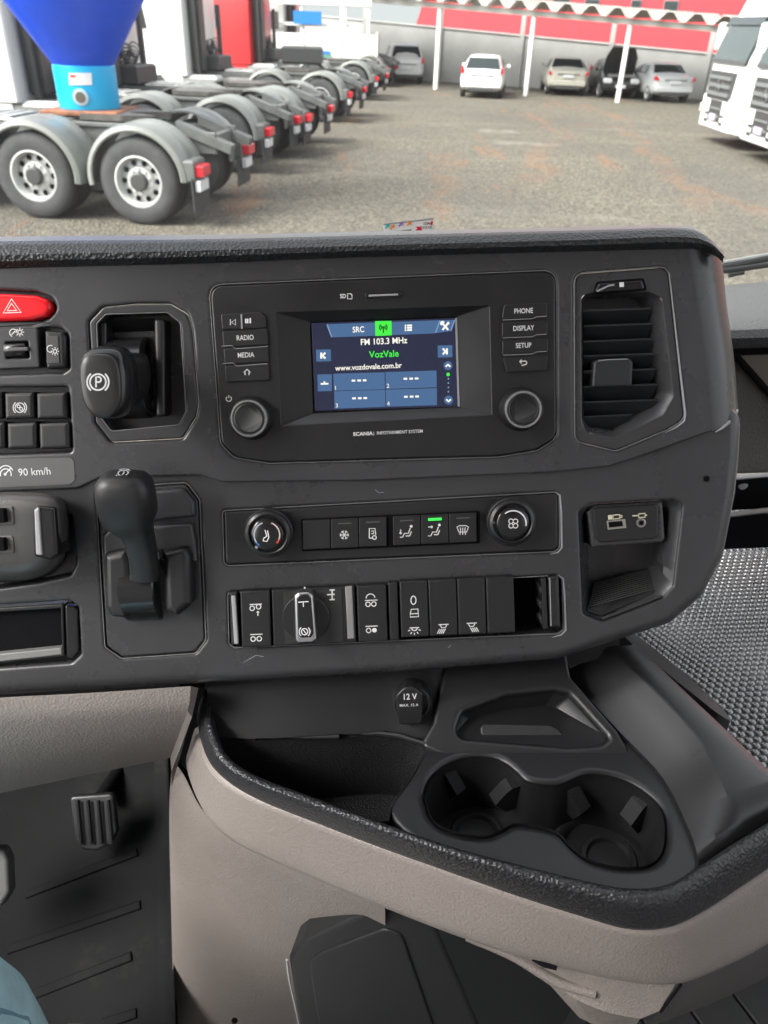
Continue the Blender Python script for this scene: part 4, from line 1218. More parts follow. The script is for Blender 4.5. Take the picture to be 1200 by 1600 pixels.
# toe board: a sloping sheet through the raised bars
TB = Fr(C.M.to_3x3() @ Vector((1, 0, 0)), C.M.to_3x3() @ Vector((0, .93, .36)), C.M.to_3x3() @ Vector((0, -.36, .93)), C.M @ C.at(130, 1440, -.95))
Mt = C.M.inverted() @ TB.M
Fm.part('mat_sheet', rot_mesh(slab(rounded(TB.poly([(-200, 1240), (262, 1170), (276, 1640), (-200, 1680)]), .01), -.01, 0, .002), Mt), rubber)
for l_ in ([(40, 1398), (215, 1331)], [(12, 1484), (220, 1414)], [(48, 1556), (206, 1494)], [(160, 1600), (214, 1583)]):
    a, b_ = TB.at(*l_[0], 0), TB.at(*l_[1], 0)
    t_ = (b_ - a).normalized()
    n_ = Vector((-t_.y, t_.x, 0)) * .0055
    Fm.part('raised_bar', rot_mesh(slab([tuple((a - n_)[:2]), tuple((b_ - n_)[:2]), tuple((b_ + n_)[:2]), tuple((a + n_)[:2])], -.002, .003, .002), Mt), MATS['floor_rubber'])
Fm.part('mat_side_wall', rot_mesh(loft([[TB.at(x, y, 0) for x, y in ((240, 1180), (246, 1400), (252, 1660))], [TB.at(x, y, .012) for x, y in ((258, 1175), (264, 1400), (272, 1660))], [TB.at(x, y, .05) for x, y in ((262, 1175), (268, 1400), (276, 1660))]], closed=False), Mt), MATS['floor_rubber'])

Pd = Thing('accelerator_pedal', 'black slotted accelerator pedal in the footwell', 'pedal', C, C.at(150, 1330, -.90))
PF = Fr(C.M.to_3x3() @ Vector((1, 0, 0)), C.M.to_3x3() @ Vector((0, .62, .78)), C.M.to_3x3() @ Vector((0, -.78, .62)), C.M @ C.at(148, 1288, -.86))
Mp = C.M.inverted() @ PF.M
pdl = [(108, 1245), (176, 1240), (182, 1300), (172, 1320), (150, 1330), (128, 1328), (117, 1315)]
Pd.part('pedal_plate', rot_mesh(slab(rounded(PF.poly(pdl), .006), -.010, 0, .003), Mp), mat('pedal_rubber', (.014, .014, .015), .42))
for x in (120, 136, 152, 168):
    a, b_ = PF.at(x, 1250, .001), PF.at(x + 6, 1318, .001)
    Pd.part('pedal_rib', rot_mesh(limb([a, b_], [.0028, .0028], 8), Mp), MATS['pedal_rubber'])
    if x < 168:
        Pd.part('pedal_slot', rot_mesh(strokes([[tuple(PF.at(x + 8, 1252, 0)[:2]), tuple(PF.at(x + 13, 1320, 0)[:2])]], .003, .0006), Mp), deep, smooth=False)
Pd.part('pedal_arm', limb([C.at(146, 1262, -.86) + Vector((0, .02, -.01)), C.at(146, 1290, -.86) + Vector((0, .12, -.03))], [.010, .010], 10), deep)
P2 = Thing('brake_pedal', 'grey rubber edge of another pedal cut by the left border', 'pedal', C, C.at(-30, 1420, -.88))
PG = Fr(PF.x, PF.y, PF.z, C.M @ C.at(-30, 1375, -.82))
Mg = C.M.inverted() @ PG.M
P2.part('pedal_plate', rot_mesh(slab(rounded(PG.poly([(-90, 1330), (4, 1326), (12, 1345), (14, 1395), (0, 1418), (-90, 1440)]), .008), -.016, 0, .004), Mg), mat('pedal_grey', (.07, .07, .07), .5))
P2.part('pedal_arm', limb([C.at(-30, 1370, -.83) + Vector((0, .02, 0)), C.at(-30, 1180, -.6)], [.012, .012], 10), deep)

# person: bent right leg in pale blue jeans entering at the lower left
Pe = Thing('person', 'bent knee in light blue jeans at the lower left corner', 'person', C, (-.34, .1, ZF))
hx = C.at(-30, 1600, -.60)
denim = mat('light_blue_denim', (.45, .74, .84), .8, bump=('noise', 700, .5, .0015), var=.18, vscale=22)
legp = [(-0.361, -0.375, -.72), (-0.371, -0.205, -.685), (-0.376, -0.015, -.655), (-0.381, 0.145, -.63), (-0.386, 0.245, -.625), (-0.391, 0.307, -.655), (-0.391, 0.330, -.72), (-0.391, 0.325, -.82), (-0.391, 0.335, -.93), (-0.391, 0.345, -1.0)]
legr = [(.095, .092), (.092, .090), (.086, .084), (.079, .077), (.076, .074), (.072, .068), (.066, .064), (.060, .060), (.056, .056), (.056, .058)]
Pe.part('trouser_leg', limb(legp, legr, 28), denim, ang=80, sub=1)
sm_ = [(x + .001, y, z) for x, y, z in legp]
Pe.part('seam', limb([Vector(p) + Vector((r[0] * .98, 0, .01)) for p, r in zip(legp[:8], legr[:8])], [.0022] * 8, 6), mat('denim_seam', (.16, .33, .43), .8))
Pe.part('shoe', limb([(-.395, .24, ZF + .045), (-.395, .30, ZF + .05), (-.395, .40, ZF + .045), (-.395, .48, ZF + .03), (-.395, .50, ZF + .025)], [(.04, .045), (.046, .05), (.048, .045), (.042, .03), (.02, .015)], 18), mat('shoe_leather', (.03, .025, .02), .5), ang=80)

# ================================================================== PASSENGER SIDE
ZM = -.62
Mm = Thing('bubble_mat', 'shiny black honeycomb bubble mat on the passenger side engine cover', 'mat', C, C.at(1150, 1000, ZM))
mt_ = mat('bubble_rubber', (.32, .32, .32), .27, .65, var=.2, vscale=9, bump=('noise', 900, .15, .0006), rvar=.08)
Mm.part('mat_sheet', slab(rounded([(.20, .40), (1.05, .40), (1.05, 1.02), (.20, 1.02)], .02), ZM - .01, ZM, .003), mt_)
hv, hf = [], []
ph_ = .0088
for j in range(0, 76):
    for i in range(0, 56):
        x = .24 + (i + .5 * (j % 2)) * ph_
        y = .41 + j * ph_ * .866
        k = len(hv)
        for r_, h in ((ph_ * .54, .0), (ph_ * .47, .0017), (ph_ * .22, .0030)):
            for q in range(6):
                a = math.pi / 3 * q + math.pi / 6
                hv.append(Vector((x + r_ * math.cos(a), y + r_ * math.sin(a), ZM + h)))
        for l_ in range(2):
            for q in range(6):
                hf.append((k + l_ * 6 + q, k + l_ * 6 + (q + 1) % 6, k + (l_ + 1) * 6 + (q + 1) % 6, k + (l_ + 1) * 6 + q))
        hf.append(tuple(k + 12 + q for q in range(6)))
hb_ = Mm.part('bubbles', (hv, hf), mt_, ang=80)
hb_['kind'] = 'stuff'

Ft = Thing('tunnel_trim', 'black blade shaped trim strip between console and bubble mat', 'trim strip', C, C.at(1050, 1080, ZM))
ta = [(955, 985, -.56), (1000, 1030, -.56), (1060, 1085, -.56), (1110, 1126, -.56), (1140, 1130, -.565)]
tb2 = [(965, 985, -.545), (1012, 1027, -.545), (1075, 1078, -.545), (1118, 1112, -.548), (1141, 1127, -.56)]
tc_ = [(985, 985, -.552), (1030, 1020, -.552), (1085, 1066, -.552), (1125, 1104, -.554), (1142, 1126, -.561)]
td_ = [(p[0] + 1, p[1], -.60) for p in tc_]
Ft.part('blade', loft([[p + Vector((-.002, 0, -.05)) for p in cl(ta, 30)], cl(ta, 30), cl(tb2, 30), cl(tc_, 30), cl(td_, 30)], closed=False), mat('trim_grey', (.05, .05, .05), .5, spec=.3), ang=30)

Pz = Thing('passenger_dash', 'grey grained passenger dash beyond the centre panel', 'dashboard', C, (.7, .9, -.5))
YD = .78


def cy_at(px, py, Y):
    d = ray(px, py)
    dl = Vector((d.dot(C.x), d.dot(C.y), d.dot(C.z)))
    t = Y / dl.y
    return dl * t


def prow(y0, y1, Y, n=8):
    return [cy_at(1090 + (1330 - 1090) * k / n, y0 + (y1 - y0) * k / n, Y) for k in range(n + 1)]


pal = mat('passenger_top_vinyl', (.14, .142, .142), .55, bump=('leather', 420, .6, .0018))
Pz.part('top_shelf', loft([prow(450, 428, 1.02), prow(452, 432, .98), prow(500, 490, .84), prow(518, 510, .81), prow(530, 524, .80)], closed=False), pal, ang=60)
Pz.part('shelf_edge', loft([prow(518, 509, .808), prow(530, 524, .797), prow(544, 538, .80), prow(548, 540, .83)], closed=False), vinyl, ang=60)
Pz.part('door_line', loft([prow(546, 536, .82), prow(556, 549, .82), prow(560, 552, .84)], closed=False), deep)
Pz.part('glove_panel', loft([prow(556, 546, .835), prow(660, 652, .83), prow(742, 734, .825)], closed=False), mat('passenger_panel', (.06, .055, .050), .55, bump=('leather', 420, .4, .0014)))
Pz.part('tan_insert', ([cy_at(x, y, .828) for x, y in ((1148, 556), (1260, 548), (1260, 680), (1196, 604))], [(0, 1, 2, 3)]), mat('tan_insert_plastic', (.13, .11, .09), .5), smooth=False)
Pz.part('insert_edge', limb([cy_at(1140, 545, .826), cy_at(1196, 608, .826), cy_at(1280, 690, .826)], [.004, .004, .004], 8), deep)
Pz.part('upper_trim', limb([cy_at(1130, 748, .815), cy_at(1290, 734, .815)], [.003, .003], 8), silver)
Pz.part('shelf_recess', loft([prow(748, 736, .83), prow(800, 788, .86)], closed=False), deep)
Pz.part('lower_trim', limb([cy_at(1110, 808, .82), cy_at(1290, 786, .82)], [.0035, .0035], 8), mat('lower_trim_grey', (.14, .135, .13), .4))
Pz.part('lower_face', loft([prow(808, 794, .825), prow(860, 850, .83)], closed=False), deep)
Pz.part('recess_bolt', rot_mesh(lathe([(.006, 0), (.006, .003), (.003, .004)], (0, 0), 16), Matrix.Translation(cy_at(1160, 757, .84)) @ Matrix.Rotation(R_(90), 4, 'X')), silver)

# ================================================================== WINDSCREEN, WIPER, TAG
gm = bpy.data.materials.new('windscreen_glass')
gm.use_nodes = True
gn, gl_ = gm.node_tree.nodes, gm.node_tree.links
gn.clear()
go = gn.new('ShaderNodeOutputMaterial')
tr = gn.new('ShaderNodeBsdfTransparent')
tr.inputs[0].default_value = (.94, .97, .95, 1)
gg = gn.new('ShaderNodeBsdfGlossy')
gg.inputs['Roughness'].default_value = .02
df = gn.new('ShaderNodeBsdfTranslucent')
df.inputs[0].default_value = (.9, .9, .88, 1)
fr_ = gn.new('ShaderNodeFresnel')
fr_.inputs[0].default_value = 1.3
mx1 = gn.new('ShaderNodeMixShader')
mx2 = gn.new('ShaderNodeMixShader')
mx2.inputs[0].default_value = .008          # film of dust on the glass
gtc = gn.new('ShaderNodeTexCoord')
gnz = gn.new('ShaderNodeTexNoise')
gnz.inputs['Scale'].default_value = 5
gnz.inputs['Detail'].default_value = 8
gnz.inputs['Roughness'].default_value = .7
gmr = gn.new('ShaderNodeMapRange')
gmr.inputs['From Min'].default_value = .35
gmr.inputs['From Max'].default_value = .75
gmr.inputs['To Min'].default_value = .010
gmr.inputs['To Max'].default_value = .034
gl_.new(gtc.outputs['Object'], gnz.inputs['Vector'])
gl_.new(gnz.outputs['Fac'], gmr.inputs['Value'])
gl_.new(gmr.outputs[0], mx2.inputs[0])
gl_.new(fr_.outputs[0], mx1.inputs[0])
gl_.new(tr.outputs[0], mx1.inputs[1])
gl_.new(gg.outputs[0], mx1.inputs[2])
gl_.new(mx1.outputs[0], mx2.inputs[1])
gl_.new(df.outputs[0], mx2.inputs[2])
gl_.new(mx2.outputs[0], go.inputs[0])
Ws = Thing('windscreen', 'large clear windscreen pane above the dash', 'windscreen', C, (0, 1.08, -.42))
gx = [-1.3 + 2.6 * k / 20 for k in range(21)]
Ws.part('pane', loft([[Vector((x, 1.10 - .10 * x * x, -.45)) for x in gx], [Vector((x, .86 - .10 * x * x, .55)) for x in gx]], closed=False), gm)
def glass_y(x, z):
    return 1.10 - .10 * x * x - .24 * (z + .45)


def on_glass(px, py, off=0.0):
    d = ray(px, py)
    dl = Vector((d.dot(C.x), d.dot(C.y), d.dot(C.z)))
    t = 1.0
    for _ in range(12):
        p = dl * t
        t *= (glass_y(p.x, p.z) + off) / p.y
    return dl * t


Tg = Thing('windscreen_tag', 'small white tag with coloured arrows stuck low on the windscreen', 'sticker', C, on_glass(638, 355, -.004))
tq = [on_glass(x, y, -.004) for x, y in ((599, 349), (677, 340), (677, 366), (599, 376))]
Tg.part('card', (tq, [(0, 1, 2, 3)]), mat('tag_card', (.85, .85, .83), .5), smooth=False)


def tag_quad(name, pts, m, off=-.0055):
    return Tg.part(name, ([on_glass(x, y, off) for x, y in pts], [tuple(range(len(pts)))]), m, smooth=False)


for i, (x, y, col_) in enumerate(((605, 353, (.02, .42, .42)), (613, 354, (.85, .25, .03)), (626, 350, (.30, .14, .45)), (639, 349, (.85, .22, .02)))):
    tag_quad('arrow', [(x - 4, y + 3), (x - 1, y), (x - 3, y - 1.5), (x + 4, y - 3.5), (x + 3, y + 3), (x + 1.5, y + 1), (x - 2, y + 5)], mat('arrow_print_%d' % i, col_, .5))
tag_quad('arrow', [(648, 361), (652, 357), (649, 354), (658, 354), (660, 362), (655, 364), (650, 363)], mat('arrow_print_4', (.65, .01, .04), .5))
tag_quad('red_mark', [(672, 349), (675, 344), (677, 349), (675.5, 349), (675.5, 352), (673, 352)], MATS['arrow_print_4'])
tag_quad('grey_edge', [(599, 349.5), (677, 340.5), (677, 343), (599, 352)], mat('tag_grey', (.30, .30, .30), .5), -.005)
tag_quad('grey_base', [(602, 363), (643, 358), (643, 362), (602, 367)], mat('tag_grey2', (.20, .18, .16), .5), -.005)
gp_ = on_glass(667, 350, -.006)
GF = Fr(C.x, C.M.to_3x3() @ Vector((0, -.235, .972)), C.M.to_3x3() @ Vector((0, -.972, -.235)), C.M @ gp_)
GT = Thing.__new__(Thing)
GT.fr, GT.org, GT.o = GF, Vector((0, 0, 0)), Tg.o
for t_, y_ in (('SEM', 349.5), ('PARAR', 355.5)):
    o = GT.text('tag_text', t_, 666.5, y_, 8.0, 0, MATS['tag_grey2'], bold=.02, sx=.9)
    o.data.transform(Tg.o.matrix_world.inverted() @ GF.M)

Wp = Thing('wiper', 'black windscreen wiper arm seen through the glass at the right edge', 'wiper', C, on_glass(1160, 420, .03))
wpm = mat('wiper_black', (.02, .02, .022), .35)
Wp.part('wiper_arm', limb([on_glass(x, y, .03) for x, y in ((1100, 420), (1135, 417), (1200, 404), (1290, 388))], [.0045] * 4, 8), wpm)
Wp.part('wiper_blade', limb([on_glass(x, y, .015) for x, y in ((1100, 424), (1135, 423), (1200, 414), (1290, 402))], [.004] * 4, 8), wpm)
Wp.part('wiper_joint', limb([on_glass(x, y, .03) for x, y in ((1138, 428), (1162, 423))], [.0055, .0055], 10), mat('wiper_grey', (.10, .10, .10), .35))
Wp.part('wiper_bright', limb([on_glass(x, y, .035) for x, y in ((1130, 410), (1200, 398), (1290, 382))], [.0025] * 3, 6), mat('wiper_silver', (.45, .45, .45), .3, .5))
# ================================================================== CAB SHELL (roof, bulkhead, doors: out of view, they shade the cabin)
liner = mat('headliner_fabric', (.62, .61, .59), .85)


def shell(name, pts, m):
    o = mesh_obj(name, ([C.M @ Vector(p) for p in pts], [tuple(range(len(pts)))]), m, False)
    return tag(o, kind='structure')


shell('roof', [(-1.25, -1.0, .90), (1.25, -1.0, .90), (1.25, .45, .90), (-1.25, .45, .90)], liner)
shell('wall_left', [(-1.1, -1.0, ZF), (-1.1, .9, ZF), (-1.1, .9, -.30), (-1.1, -1.0, -.30)], liner)
shell('wall_rear', [(-1.25, -1.0, ZF), (1.25, -1.0, ZF), (1.25, -1.0, .90), (-1.25, -1.0, .90)], liner)
shell('wall_right', [(1.25, -1.0, ZF), (1.25, 1.0, ZF), (1.25, 1.0, -.58), (1.25, -1.0, -.58)], liner)

# ================================================================== THE YARD
gr = bpy.data.materials.new('gravel')
gr.use_nodes = True
n, l = gr.node_tree.nodes, gr.node_tree.links
bs = n['Principled BSDF']
bs.inputs['Roughness'].default_value = .9
tc = n.new('ShaderNodeTexCoord')


def noise(scale, detail=6, rough=.6, stretch=None):
    t = n.new('ShaderNodeTexNoise')
    t.inputs['Scale'].default_value = scale
    t.inputs['Detail'].default_value = detail
    t.inputs['Roughness'].default_value = rough
    if stretch:
        mp = n.new('ShaderNodeMapping')
        mp.inputs['Scale'].default_value = stretch[0]
        mp.inputs['Rotation'].default_value = (0, 0, stretch[1])
        l.new(tc.outputs['Object'], mp.inputs['Vector'])
        l.new(mp.outputs[0], t.inputs['Vector'])
    else:
        l.new(tc.outputs['Object'], t.inputs['Vector'])
    return t.outputs['Fac']


def ramp(src, stops):
    r = n.new('ShaderNodeValToRGB')
    while len(r.color_ramp.elements) < len(stops):
        r.color_ramp.elements.new(.5)
    for e, (p, c) in zip(r.color_ramp.elements, stops):
        e.position = p
        e.color = (*c, 1)
    l.new(src, r.inputs[0])
    return r.outputs[0]


def mixc(fac, a, b, mode='MIX'):
    m = n.new('ShaderNodeMix')
    m.data_type = 'RGBA'
    m.blend_type = mode
    for s, v in (('Factor', fac), ('A', a), ('B', b)):
        if isinstance(v, (float, int)):
            m.inputs[s].default_value = v
        elif isinstance(v, tuple):
            m.inputs[s].default_value = (*v, 1)
        else:
            l.new(v, m.inputs[s])
    return m.outputs['Result']


vor = n.new('ShaderNodeTexVoronoi')
vor.inputs['Scale'].default_value = 26
l.new(tc.outputs['Object'], vor.inputs['Vector'])
stones = ramp(vor.outputs['Color'], [(.1, (.054, .048, .037)), (.5, (.106, .094, .073)), (.95, (.20, .178, .141))])
fine = ramp(noise(11, 10, .85), [(.32, (.66, .66, .67)), (.68, (1.38, 1.36, 1.31))])
base = mixc(1.0, stones, fine, 'MULTIPLY')
dark = ramp(noise(.22, 5, .55), [(.42, (0, 0, 0)), (.62, (1, 1, 1))])
damp = ramp(noise(.5, 7, .7, ((.35, 1.3, 1), -.3)), [(.56, (0, 0, 0)), (.66, (1, 1, 1))])
m0 = n.new('ShaderNodeMath')
m0.operation = 'MULTIPLY'
m0.inputs[1].default_value = .45
l.new(damp, m0.inputs[0])
base = mixc(m0.outputs[0], base, (.20, .185, .155))
m1 = n.new('ShaderNodeMath')
m1.operation = 'MULTIPLY'
m1.inputs[1].default_value = .45
l.new(dark, m1.inputs[0])
base = mixc(m1.outputs[0], base, (.07, .066, .058))
redf = ramp(noise(1.0, 6, .65, ((.9, .16, 1), .12)), [(.57, (0, 0, 0)), (.72, (1, 1, 1))])
m2 = n.new('ShaderNodeMath')
m2.operation = 'MULTIPLY'
m2.inputs[1].default_value = .75
l.new(redf, m2.inputs[0])
base = mixc(m2.outputs[0], base, (.23, .105, .05))


def mth(op, a, b=None, clamp=False):
    m = n.new('ShaderNodeMath')
    m.operation = op
    m.use_clamp = clamp
    for i, v in enumerate((a, b)):
        if v is None:
            continue
        if isinstance(v, (int, float)):
            m.inputs[i].default_value = v
        else:
            l.new(v, m.inputs[i])
    return m.outputs[0]


def dot_xy(vec):
    m = n.new('ShaderNodeVectorMath')
    m.operation = 'DOT_PRODUCT'
    m.inputs[1].default_value = vec
    l.new(tc.outputs['Object'], m.inputs[0])
    return m.outputs['Value']


wob = mth('MULTIPLY', mth('SUBTRACT', noise(.35, 3), .5), 1.6)
brk = ramp(noise(1.6, 8, .75), [(.42, (0, 0, 0)), (.60, (1, 1, 1))])
for q0_, q1_, wd_, st_, cl_ in (((690, 372), (704, 232), .20, .5, (.20, .10, .05)), ((975, 196), (1120, 345), .22, .55, (.21, .105, .05)), ((880, 193), (985, 200), .2, .5, (.18, .085, .045)),
                                ((820, 300), (860, 215), .26, .5, (.22, .11, .055)), ((1010, 270), (1130, 262), .55, .6, (.07, .065, .058)), ((745, 205), (815, 207), .30, .7, (.28, .265, .23)), ((760, 222), (880, 226), .25, .6, (.28, .265, .23))):
    a_, b_ = W.at(*q0_), W.at(*q1_)
    dd = (b_ - a_)
    ln = dd.length
    dd.normalize()
    nn_ = Vector((-dd.y, dd.x, 0))
    per = mth('ABSOLUTE', mth('ADD', mth('SUBTRACT', dot_xy(tuple(nn_)), a_.dot(nn_)), wob))
    core = mth('SUBTRACT', 1.0, mth('DIVIDE', per, wd_ * 1.6), True)
    al = mth('DIVIDE', mth('SUBTRACT', dot_xy(tuple(dd)), a_.dot(dd)), ln)
    ends = mth('MULTIPLY', mth('MULTIPLY', al, mth('SUBTRACT', 1.0, al)), 6.0, True)
    ends = mth('MAXIMUM', ends, 0.0)
    fac = mth('MULTIPLY', mth('MULTIPLY', mth('MULTIPLY', core, 1.8, True), ends), mth('MULTIPLY', brk, st_))
    base = mixc(fac, base, cl_)
l.new(base, bs.inputs['Base Color'])
bp = n.new('ShaderNodeBump')
bp.inputs['Strength'].default_value = .8
bp.inputs['Distance'].default_value = .03
l.new(vor.outputs['Distance'], bp.inputs['Height'])
l.new(bp.outputs[0], bs.inputs['Normal'])
G0 = mesh_obj('ground', ([Vector(p) for p in ((-400, -60, 0), (400, -60, 0), (400, 900, 0), (-400, 900, 0))], [(0, 1, 2, 3)]), gr, False)
tag(G0, kind='structure')
gp = lambda x, y, z=0.0: W.at(x, y, z)


def at_depth(px, py, Y):
    d = ray(px, py)
    return CAM + d * (Y / d.y)


def place(o, origin, fwd):
    f = Vector((fwd.x, fwd.y, 0)).normalized()
    lf = Vector((0, 0, 1)).cross(f)
    o.matrix_world = Matrix(((f.x, lf.x, 0, origin.x), (f.y, lf.y, 0, origin.y), (0, 0, 1, origin.z), (0, 0, 0, 1)))


# ------------------------------------------------------------------ tractor trucks
wpaint = mat('white_truck_paint', (.78, .78, .76), .35, coat=.3)
rpaint = mat('red_truck_paint', (.50, .018, .022), .35, coat=.3)
tyre = mat('tyre_rubber', (.052, .053, .054), .8, bump=('noise', 60, .4, .004), var=.25, vscale=5)
steel = mat('wheel_steel', (.52, .52, .51), .40, .1, var=.12, vscale=8)
hubm = mat('hub_black', (.05, .05, .05), .5)
fend = mat('fender_plastic', (.20, .205, .19), .36, var=.12, vscale=3)
cham = mat('chassis_grey', (.11, .115, .11), .5, var=.3, vscale=4)
redl = mat('tail_lens', (.62, .015, .03), .25)
plate_w = mat('plate_white', (.65, .66, .68), .5)
flapm = mat('mudflap_rubber', (.03, .03, .032), .7)
tank = mat('air_tank_grey', (.22, .22, .21), .4, .3)
alu = mat('deck_aluminium', (.55, .55, .53), .45, .4, var=.2, vscale=10)
dglass = mat('dark_glass', (.02, .028, .03), .08)
RX = Matrix.Rotation(R_(90), 4, 'X')


def wheel(th, x, y, sgn, R=.52, wd=.29, rim=.30, single=True, holes=10):
    """wheel with outer face towards sgn*y"""
    M = Matrix.Translation((x, y, R)) @ (Matrix.Rotation(R_(-90 * sgn), 4, 'X'))
    h = wd / 2
    ty = th.part('wheel', rot_mesh(lathe([(rim, -h), (R * .9, -h), (R * .985, -h * .75), (R, -h * .55), (R, h * .55), (R * .985, h * .75), (R * .9, h), (R * .72, h * 1.06), (rim * 1.02, h * .95), (rim * .99, h * .6)], (0, 0), 48, 0.0, False), M), tyre, ang=50)
    rm = th.part('rim', rot_mesh(lathe([(rim * .99, -h * .2), (rim * 1.03, h * .97), (rim * .96, h * .99), (rim * .90, h * .7), (rim * .86, h * .1), (rim * .62, h * .25), (rim * .56, h * .55), (rim * .30, h * .60), (.001, h * .6)], (0, 0), 40), M), steel, ty)
    th.part('hub', rot_mesh(lathe([(rim * .36, h * .5), (rim * .36, h * .95), (rim * .30, h * 1.05), (.001, h * 1.06)], (0, 0), 20), M), hubm, ty)
    hm, nm = [], []
    for k in range(holes):
        a = 2 * math.pi * k / holes
        v_, f_ = disc((rim * .73 * math.cos(a), rim * .73 * math.sin(a)), rim * .115, h * .24 + .012, 10)
        hm.append((v_, f_))
        a += math.pi / holes
        nm.append(lathe([(.018, h * .5), (.018, h * .72)], (rim * .46 * math.cos(a), rim * .46 * math.sin(a)), 6))
    o = th.part('rim_holes', rot_mesh(join(*hm), M), deep, ty, smooth=False)
    o['kind'] = 'stuff'
    o = th.part('wheel_nuts', rot_mesh(join(*nm), M), steel, ty, smooth=False)
    o['kind'] = 'stuff'
    return ty


def fender(th, x, y0, y1, sgn, a0, a1, r=.635):
    rings = []
    for k in range(25):
        a = R_(a0 + (a1 - a0) * k / 24)
        ca, sa = math.cos(a), math.sin(a)
        rr = r * (1 + .05 * abs(math.cos(a)) ** 2)
        prof = [(rr - .03, y0), (rr, y0), (rr + .004, y0 + (y1 - y0) * .2), (rr - .006, y0 + (y1 - y0) * .25), (rr - .006, y0 + (y1 - y0) * .45), (rr + .004, y0 + (y1 - y0) * .5), (rr + .002, y0 + (y1 - y0) * .86), (rr - .02, y1 - .02 * sgn), (rr - .07, y1), (rr - .09, y1 - .01 * sgn), (rr - .05, y1 - .05 * sgn)]
        rings.append([Vector((x + q * ca, yy, .55 + q * sa)) for q, yy in prof])
    return th.part('fender', loft(rings, cap0=True, cap1=True), fend, ang=45)


def cab_body(th, x0, m, hi=3.55, zb=.95):
    prof = [(zb, 0, 0), (1.25, .0, .0), (1.9, .0, .0), (2.6, .10, .02), (3.0, .22, .05), (hi - .25, .5, .10), (hi, .95, .22)]
    rings = []
    for z, fx, sy in prof:
        rings.append([(px_, py_, z) for px_, py_ in rounded([(x0, -1.24 + sy), (x0 + 2.15 - fx, -1.24 + sy), (x0 + 2.15 - fx, 1.24 - sy), (x0, 1.24 - sy)], [.06, .25, .25, .06])])
    return th.part('cab', loft(rings, cap0=True, cap1=True), m, ang=40)


